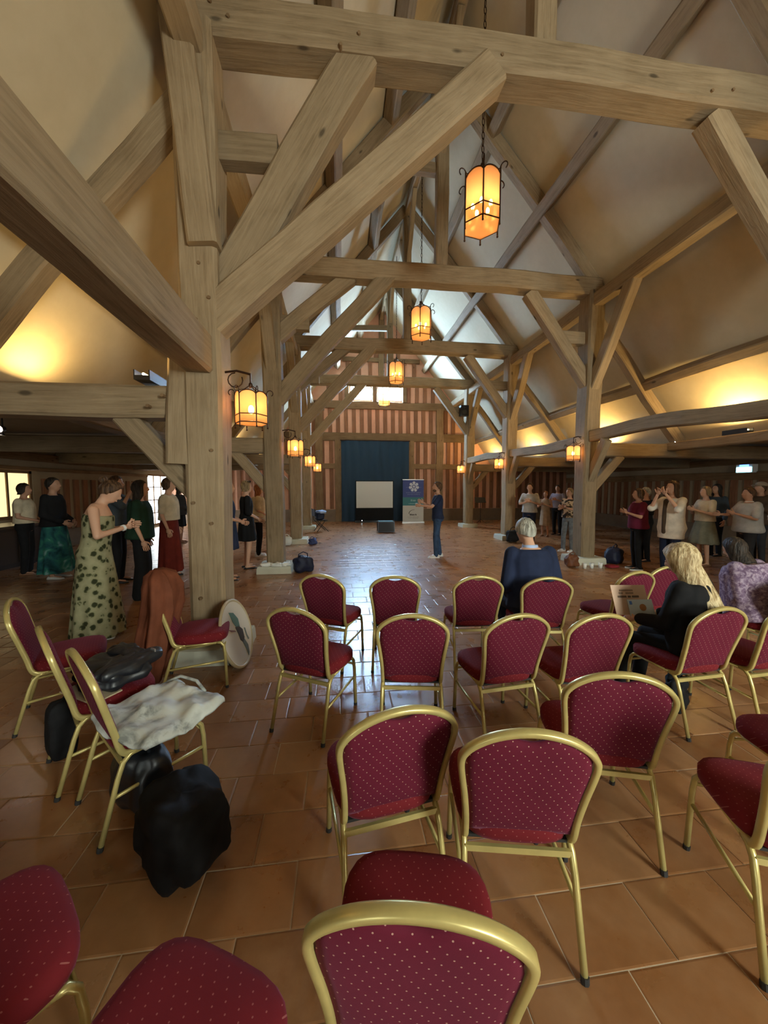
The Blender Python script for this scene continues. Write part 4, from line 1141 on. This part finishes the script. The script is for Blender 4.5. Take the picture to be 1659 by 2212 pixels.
# snowflake emblem of seven petals round a pierced wheel
cx, cz = .03, 1.72
emb = MB()
for i in range(7):
    a = math.pi/2 + 2*math.pi*i/7
    ca, sa = math.cos(a), math.sin(a)
    pts = []
    for u, w_ in ((.09,.035),(.15,.05),(.19,.075),(.225,.05),(.25,.0),(.225,-.05),(.19,-.075),(.15,-.05),(.09,-.035)):
        pts.append((cx + u*ca - w_*sa, cz + u*sa + w_*ca))
    emb.loft([[(x, -.004, z) for x, z in pts], [(x, -.001, z) for x, z in pts]])
    b = a + math.pi/7
    emb.tube([(cx,-.002,cz),(cx+.12*math.cos(b),-.002,cz+.12*math.sin(b))], .008, 4)
emb.tube([(cx+.125*math.cos(t), -.002, cz+.125*math.sin(t)) for t in [2*math.pi*j/24 for j in range(25)]], .012, 4)
emb.ell((cx,-.002,cz), (.05,.003,.05), nu=10, nv=6)
emb.build('emblem', B_INK, ban)
for x0, x1 in ((-.34,-.20), (.26,.38)): MB().box((x0,-.002,1.675),(x1,0,1.69)).build('emblem_line', B_INK2, ban)
def words(z, h, x0, x1, mat, sd):
    rr = random.Random(sd); x = x0; g = MB()
    while x < x1:
        w_ = rr.uniform(.018, .034)*(h/.05)**.5; g.box((x,-.003,z),(x+w_,-.0005,z+h*rr.choice((.75,.75,1)))); x += w_ + rr.choice((.010,.010,.010,.03))
    g.build('lettering', mat, ban)
words(1.42,.05,-.34,.34,B_INK2,1); words(1.34,.04,-.28,.30,B_INK2,2)
words(1.03,.09,-.12,.14,B_INK3,3); words(.90,.05,-.22,.24,B_INK3,4)
flat('logo_arc', [(-.22+.0+.28*(1-math.cos(t)), .44+.20*math.sin(t)) for t in [math.pi*.5*j/10 for j in range(11)]] + [(-.19+.25*(1-math.cos(t)), .44+.185*math.sin(t)) for t in [math.pi*.5*j/10 for j in range(10,-1,-1)]], -.003, B_DARK)
words(.36,.08,-.16,.16,B_DARK,5); words(.27,.035,-.28,.28,B_GREYI,6); words(.21,.03,-.22,.22,B_GREYI,7)
cs = empty('flight_case', (1.74, 13.65, 0), 'black equipment case standing on the open floor', 'case')
MB().box((-.30,-.20,.03),(.30,.20,.40)).build('body', BLACK, cs)
EDGE = plain('dull_steel', (.07,.08,.10), .4, .8)
for sx in (-1,1):
    for sy in (-1,1): MB().box((sx*.30-.012,sy*.20-.012,.03),(sx*.30+.012,sy*.20+.012,.41)).build('metal_edge', EDGE, cs)
for z in (.03,.40):
    for sy in (-1,1): MB().box((-.29,sy*.20-.01,z-.01),(.29,sy*.20+.01,z+.01)).build('metal_edge', EDGE, cs)
MB().box((-.27,-.17,.40),(.27,.17,.425)).build('lid', plain('teal_lit_lid', (.05,.16,.18), .4), cs)  # teal light on the case top is put into the lid colour
for x in (-.25,.25): MB().box((x-.03,-.15,0),(x+.03,.15,.03)).build('foot', RUBBER, cs)
# music stand, speaker, exit sign
ms = empty('music_stand', (6.56, 16.4, 0), 'black music stand before the far right studs', 'music stand')
MB().tube([(0,0,.04),(0,0,1.0)], .012, 8).build('pole', BLACK, ms)
for a in (90, 210, 330): MB().tube([(0,0,.20),(.28*math.cos(R(a)),.28*math.sin(R(a)),.01)], .008, 6).build('leg', BLACK, ms)
dsk = MB(); dsk.add([(-.25,-.05,.98),(.25,-.05,.98),(.25,.12,1.22),(-.25,.12,1.22),(-.25,-.03,.97),(.25,-.03,.97),(.25,.14,1.21),(-.25,.14,1.21)], [(0,1,2,3),(7,6,5,4),(0,4,5,1),(1,5,6,2),(2,6,7,3),(3,7,4,0)]); dsk.build('desk', BLACK, ms)
sp = empty('loudspeaker', (5.14, 14.82, 4.62), 'small dark loudspeaker fixed high on the farthest right post', 'speaker')
MB().box((-.16,-.14,0),(.16,.14,.42)).build('cabinet', BLACK, sp)
MB().tube([(-.02,-.141,.15),(-.02,-.155,.15)], [.10,.09], 16).build('woofer', RUBBER, sp)
MB().tube([(-.02,-.141,.33),(-.02,-.15,.33)], [.045,.04], 12).build('tweeter', RUBBER, sp)
MB().box((.12,.05,.15),(.22,.20,.25)).build('wall_mount', IRON, sp)
ex = empty('exit_sign', (11.80, 9.40, 2.12), 'glowing blue-white exit sign high on the right aisle wall', 'sign')
MB().box((-.03,-.22,.0),(.15,.22,.24)).build('sign_box', WHITE, ex)
MB().box((-.045,-.20,.02),(-.03,.20,.16)).build('sign_face', glow('exit_glow', (.35,.85,1.0), 5), ex)
MB().box((-.04,-.12,.17),(-.03,.12,.23)).build('status_lamp', glow('exit_blue', (.08,.2,1.0), 5), ex)
# bar counter by the left wall
bar = empty('bar_counter', (-7.15, 7.7, 0), 'dark wooden bar counter by the left wall under the glowing niche', 'counter')
MB().box((-.32,-1.6,0),(.32,1.6,.84)).build('carcass', plain('counter_black', (.02,.013,.009), .6), bar)
MB().box((-.38,-1.66,.84),(.40,1.66,.89)).build('worktop', plain('counter_top', (.05,.035,.02), .35), bar)
for i in range(5): MB().box((.32,-1.52+i*.62,.10),(.335,-1.52+i*.62+.54,.78)).build('panel', plain('counter_panel', (.03,.018,.011), .55), bar)

# ------------------------------------------------------------------ bags, coats and small things
def soft(rx, ry, rz, amp=.06, sd=0, e=.65, fold=0, nu=40, nv=24, flatbase=True):
    mb = MB(); rings = []
    for i in range(nv+1):
        ph = -math.pi/2 + math.pi*i/nv; cp = math.cos(ph); spv = math.sin(ph)
        ring = []
        for j in range(nu):
            a = 2*math.pi*j/nu; ca, sa = math.cos(a), math.sin(a)
            pw = lambda v, ee: (abs(v)**ee)*(1 if v >= 0 else -1)
            p = V((rx*pw(ca,e)*pw(cp,e), ry*pw(sa,e)*pw(cp,e), rz*pw(spv,e)))
            q = p.copy(); nrm = V((p.x/max(rx,.01), p.y/max(ry,.01), p.z/max(rz,.01))).normalized()
            d = noise.noise(V((p.x/rx*1.3+sd, p.y/ry*1.3, p.z/rz*1.3)))*amp + noise.noise(V((p.x/rx*3+sd, p.y/ry*3+7, p.z/rz*3)))*amp*.45
            if fold: d += fold*math.sin(a*7+sd)*cp
            p += V((nrm.x*rx, nrm.y*ry, nrm.z*rz)).normalized()*d
            p.z += rz
            if flatbase: p.z = max(p.z, .004)
            ring.append(p)
        rings.append(ring)
    mb.loft(rings); return mb
def bag(name, loc, rz, size, mat, label, cat='bag', sd=0, handle=True, amp=.05, group=None, e=.6, z0=0, fold=0):
    r = empty(name, (loc[0], loc[1], z0), label, cat, group, R(rz))
    soft(*size, amp=amp, sd=sd, e=e, fold=fold).build('bag_body' if cat in ('bag','backpack') else 'cloth_body', mat, r, True)
    if handle:
        h_ = size[2]*2
        MB().tube([(-size[0]*.5,0,h_*.9),(-size[0]*.45,-.02,h_*1.15),(0,-.03,h_*1.28),(size[0]*.45,-.02,h_*1.15),(size[0]*.5,0,h_*.9)], .011, 6).build('handle', mat, r, True)
    return r
LEATHER = plain('black_leather_bag', (.012,.014,.018), .38, 0, .5, 6, .3); DBAG = plain('black_nylon', (.008,.008,.009), .75, 0, .2, 20, .3); NBAG = plain('navy_nylon', (.012,.016,.04), .6, 0, .3, 9, .3)
RUST = plain('rust_coat', (.17,.055,.028), .85, 0, .15, 5, .3); PAPER = plain('white_paper', (.72,.74,.70), .7); BROWNB = plain('brown_bag', (.14,.05,.02), .6, 0, .3, 8, .3)
GREYBAG = plain('grey_bag', (.10,.10,.10), .7, 0, .2, 8, .3); BLUEC = plain('blue_cloth', (.06,.08,.20), .8, 0, .2, 8, .3); PALEBLUE = plain('pale_blue_jacket', (.32,.42,.62), .8, 0, .2, 6, .25); REDC = plain('red_cloth', (.22,.02,.03), .8, 0, .2, 6, .25)
# rust coat over the chair back by the post
ct = empty('coat', (cL4.location.x, cL4.location.y, 0), 'rust brown coat draped over the chair beside the nearest left post', 'coat', None, cL4.rotation_euler.z)
g = MB(); rings = []
for i, (z, rx, ry, oy) in enumerate(((.08,.19,.09,-.40),(.25,.23,.115,-.375),(.5,.26,.125,-.33),(.72,.27,.13,-.285),(.88,.25,.125,-.275),(.97,.19,.10,-.285),(1.01,.09,.05,-.30))):
    rings.append([(rx*math.cos(t)*(1+.09*math.sin(t*6+i*.5)+.05*math.sin(t*13+i)), oy + ry*math.sin(t)*(1+.20*math.sin(t*7+i*.8)+.08*math.sin(t*15+i*.6)), z) for t in [2*math.pi*j/72 for j in range(72)]])
g.loft(rings); g.build('coat_body', RUST, ct, True)
g = MB(); g.loft([[(.10+.05*math.cos(t), oy + .045*math.sin(t), z) for t in [2*math.pi*j/10 for j in range(10)]] for z, oy in ((.45,-.255),(.62,-.235),(.80,-.245),(.93,-.27))]); g.build('sleeve', RUST, ct, True)
# white printed tote on the seat of the left trio
tote_mat = NT('printed_tote')
tv = tote_mat.coord('Object'); f_ = tote_mat.noise(tv, 9, 4, .6, .6); f2 = tote_mat.noise(tv, 3.2, 3)
tote_mat.color(tote_mat.mix(tote_mat.ramp(f2, [(.46,(0,0,0)), (.56,(1,1,1))]), (.62,.66,.62), tote_mat.ramp(f_, [(.42,(.24,.26,.25)), (.58,(.60,.64,.61))])))
tote_mat.val('Roughness', .6)
def on_chair(ch, x, y):
    a = ch.rotation_euler.z; return (ch.location.x + x*math.cos(a) - y*math.sin(a), ch.location.y + x*math.sin(a) + y*math.cos(a))
p = on_chair(cL3, .09, .03)
tb = empty('tote_bag', (p[0], p[1], .484), 'white printed tote bag lying on the seat of the left trio', 'bag', None, cL3.rotation_euler.z + R(12))
g = MB(); NX, NY = 30, 26
def tz(u, v):
    x, y = u*.27, v*.24
    z = .034 + .030*noise.noise(V((x*9, y*9, 2.1))) + .018*abs(noise.noise(V((x*22+y*14, y*20, 5)))) + .026*math.exp(-((x-.03)**2+(y+.06)**2)/.006)
    z += .012*math.sin((x*.7+y)*38)*math.exp(-((x-.06)**2+(y-.02)**2)/.02)
    dx = max(0, abs(x-.09*0) - .225); dy = max(0, abs(y) - .20)
    return x + .012*noise.noise(V((u*2, v*2, 8))), y + .02*noise.noise(V((u*2, v*2, 4))), max(z, .006) - (dx+dy)*.9
for lay in (0, 1):
    for j in range(NY+1):
        for i in range(NX+1):
            u, v = -1+2*i/NX, -1+2*j/NY
            k_ = 1 - .10*abs(u)**4*abs(v)**2
            x_, y_, z_ = tz(u*k_, v*k_)
            g.v.append(V((x_, y_, z_ if lay == 0 else min(z_-.012, .004) if z_ > .004 else z_-.006)))
n1 = NX+1; off = n1*(NY+1)
for j in range(NY):
    for i in range(NX):
        a = j*n1+i; g.f += [(a,a+1,a+n1+1,a+n1), (off+a+1,off+a,off+a+n1,off+a+n1+1)]
for i in range(NX): g.f += [(i+1,i,off+i,off+i+1), (NY*n1+i,NY*n1+i+1,off+NY*n1+i+1,off+NY*n1+i)]
for j in range(NY): g.f += [(j*n1,(j+1)*n1,off+(j+1)*n1,off+j*n1), ((j+1)*n1+NX,j*n1+NX,off+j*n1+NX,off+(j+1)*n1+NX)]
g.mi = [0]*len(g.f); g.build('bag_body', tote_mat.m, tb, True)
MB().tube([(-.20,.17,.035),(-.14,.215,.06),(-.02,.235,.05),(.08,.215,.02)], .009, 6).build('handle', tote_mat.m, tb, True)
p = on_chair(cL2, .02, .02)
jk = empty('jacket', (p[0], p[1], .484), 'black leather jacket heaped on the middle chair of the left trio', 'jacket', None, cL2.rotation_euler.z + R(20))
soft(.21, .18, .075, .032, 5.2, .8, fold=.012).build('jacket_body', LEATHER, jk, True)
soft(.075, .20, .05, .02, 1.7, .8, fold=.008).build('sleeve', LEATHER, jk, True, (.12,.03,.07))
soft(.16, .07, .05, .02, 9.1, .8, fold=.008).build('collar', LEATHER, jk, True, (-.02,.10,.08))
MB().box((-.02,-.004,0),(.02,.004,.05)).build('zip_tag', plain('bright_zip', (.75,.78,.82), .2, .8), jk, False, (.15,.16,.12))
MB().box((-.15,-.21,-.0),(.17,-.05,.008)).build('pale_lining', plain('pale_lining', (.50,.40,.26), .8), jk)
bag('garment_bag', (-.72, 1.66), -40, (.215, .16, .175), DBAG, 'large black shapeless bag on the floor under the tote chair', sd=2.2, handle=False, amp=.05, e=.6)
bag('tote_bag', (-1.06, 2.00), -30, (.16, .10, .165), LEATHER, 'smaller black handbag on the floor behind the large black bag', sd=4.4, amp=.03)
um = empty('rolled_bag', (-1.74, 2.43, 0), 'slim black bag standing under the middle chair of the left trio', 'bag', None, R(-40))
soft(.055, .075, .185, .012, 6.6, .5).build('bag_body', DBAG, um, True)
MB().tube([(0,0,.35),(0,.02,.385),(0,.05,.36)], .008, 6).build('strap', DBAG, um, True)
# round painted plaque leaning on the nearest left post
pq = empty('round_plaque', (-.895, 3.53, .018), 'round white painted plaque with wooden rim leaning on the nearest left post', 'plaque')
nrm = V((.96,-.10,.26)).normalized(); ux = V((0,0,1)).cross(nrm).normalized(); uz = nrm.cross(ux).normalized()
pq.rotation_euler = Matrix((ux, -nrm, uz)).transposed().to_euler()
RP = .31
rim = [( RP*math.cos(t), 0, RP + RP*math.sin(t)) for t in [2*math.pi*j/48 for j in range(49)]]
MB().tube(rim, .016, 6, False).build('rim', plain('pale_wood_rim', (.46,.38,.24), .6), pq, True)
MB().loft([[(.30*math.cos(t), y_, RP+.30*math.sin(t)) for t in [2*math.pi*j/48 for j in range(48)]] for y_ in (.008, -.008)]).build('face', plain('plaque_white', (.62,.58,.50), .7), pq)
def pl(name, pts, mat):
    MB().loft([[(x, -.012, z) for x, z in pts], [(x, -.007, z) for x, z in pts]]).build(name, mat, pq)
Q1 = plain('plaque_teal', (.10,.20,.18), .6); Q2 = plain('plaque_dark', (.05,.04,.035), .6); Q3 = plain('plaque_grey', (.14,.17,.16), .6); Q4 = plain('plaque_mauve', (.20,.09,.09), .6)
pl('painted_wing', [(-.06,.53),(.02,.50),(.08,.42),(.07,.34),(.0,.36),(-.04,.43)], Q1)
pl('painted_body', [(-.02,.37),(.05,.36),(.11,.30),(.10,.22),(.05,.19),(.01,.23),(.0,.30)], Q2)
pl('painted_tail', [(.04,.20),(.09,.21),(.13,.13),(.11,.06),(.08,.04),(.07,.11)], Q3)
pl('painted_beak', [(-.16,.40),(-.05,.35),(-.03,.33),(-.11,.36)], Q4)
pl('painted_squiggle', [(.15,.30),(.17,.29),(.17,.22),(.19,.17),(.165,.17),(.15,.22)], Q3)
# papers in the blonde's hands
pp = empty('paper_sheets', (2.40, 2.70, .765), 'beige printed sheet and white card held by the blonde sitter', 'paper', None, R(-6))
pp.rotation_euler = (R(-22), R(4), R(8))
MB().box((-.19,0,-.115),(.17,.002,.125)).build('beige_sheet', plain('beige_paper', (.62,.43,.31), .7), pp)
MB().box((-.06,-.010,-.125),(.20,-.007,.005)).build('white_card', plain('pale_card', (.60,.72,.80), .6), pp)
MB().loft([[(.085+.035*math.cos(t), y_, -.06+.028*math.sin(t)) for t in [2*math.pi*j/20 for j in range(20)]] for y_ in (-.011,-.0125)]).build('card_seal', plain('orange_seal', (.42,.20,.07), .6), pp)
MB().box((-.045,-.0125,-.035),(-.020,-.0105,-.008)).build('card_mark', plain('blue_mark', (.10,.25,.70), .6), pp)
for z, x0, x1, t in ((.075,-.11,.03,.012),(.052,-.12,-.08,.014),(.052,-.05,.03,.014),(.022,-.14,-.05,.016),(.022,-.035,-.005,.016),(.022,.01,.08,.016)):
    MB().box((x0,-.003,z),(x1,-.001,z+t)).build('print_line', plain('brown_print', (.28,.19,.13) if t < .016 else (.13,.09,.06), .7), pp)
# things round the posts
bag('shoulder_bag', (-.73, 7.40), 20, (.19, .13, .16), NBAG, 'navy bag slumped against the left second plinth', sd=1.1, group='bags by the posts')
for i, (x, y, a, sx) in enumerate(((-1.42,7.30,20,.12), (-1.22,7.27,-15,.10), (-1.05,7.30,40,.09))):
    bag('crumpled_paper', (x, y), a, (sx, .06, .035), PAPER, 'crumpled white paper on the left second plinth, %s' % ['left end', 'middle', 'right end'][i], 'paper', sd=i*3+.5, handle=False, amp=.03, z0=.15, group='papers on the left second plinth')
bag('grey_bag', (-1.80, 11.02), 10, (.10, .10, .16), GREYBAG, 'grey bag left of the third left plinth', sd=3.1, group='bags by the posts')
bag('white_bag', (-1.52, 10.86), 0, (.13, .09, .13), PAPER, 'white carrier bag before the left third plinth', sd=7.7, amp=.03, group='bags by the posts')
bag('blue_bag', (-.80, 10.95), 0, (.12, .10, .09), BLUEC, 'blue bag right of the third left plinth', sd=2.7, group='bags by the posts')
bag('black_bag', (5.30, 10.62), 10, (.20, .12, .19), DBAG, 'black bag open beside the right third plinth', sd=9.7, group='bags by the posts')
bag('brown_bag', (4.90, 7.15), 0, (.13, .10, .13), BROWNB, 'brown bag at the left of the second right plinth', sd=6.1, group='bags by the posts')
bag('dark_backpack', (6.10, 7.42), 30, (.22, .16, .17), NBAG, 'dark backpack heaped right of the second right plinth', 'backpack', sd=8.3, group='bags by the posts')
bag('red_cloth', (5.72, 7.0), 0, (.13, .09, .03), REDC, 'red cloth lying before the dark backpack', 'cloth', sd=5.9, handle=False, amp=.02)
for i, x in enumerate((5.08, 5.24, 5.44)):
    c_ = empty('paper_cup', (x, 6.98, 0), 'white paper cup before the right second plinth, %s of three' % ['left', 'middle', 'right'][i], 'cup', 'paper cups on the floor')
    MB().tube([(0,0,0),(0,0,.11)], [.032,.043], 14).build('cup_wall', PAPER, c_, True); MB().tube([(.043*math.cos(t),.043*math.sin(t),.11) for t in [2*math.pi*j/14 for j in range(15)]], .004, 5, False).build('cup_rim', PAPER, c_)
# dark folding chair heaped with clothes by the third left post
fc = empty('folding_chair', (-.70, 14.2, 0), 'dark folding chair by the farthest left post heaped with clothes', 'chair', None, R(-70))
for s in (-1,1):
    MB().tube([(s*.2,-.22,0),(s*.2,.12,.44)], .014, 6).build('leg', BLACK, fc); MB().tube([(s*.2,.24,0),(s*.2,-.22,.44),(s*.2,-.30,.88)], .014, 6).build('leg', BLACK, fc)
MB().box((-.2,-.2,.42),(.2,.2,.45)).build('seat', BLACK, fc); MB().box((-.2,-.30,.6),(.2,-.27,.86)).build('backrest', NBAG, fc)
bag('dark_coat', (-.74, 14.19), -70, (.20, .17, .13), NBAG, 'dark navy coat piled on the far folding chair', 'coat', sd=4.9, handle=False, z0=.45)
bag('blue_jacket', (-.70, 14.22), -60, (.22, .17, .06), PALEBLUE, 'pale blue jacket on top of the dark coat pile', 'jacket', sd=3.9, handle=False, z0=.69)

bag('handbag', (2.56, 2.42), 30, (.13, .07, .12), DBAG, 'black handbag on the floor under the chair of the blonde sitter', sd=12.3)
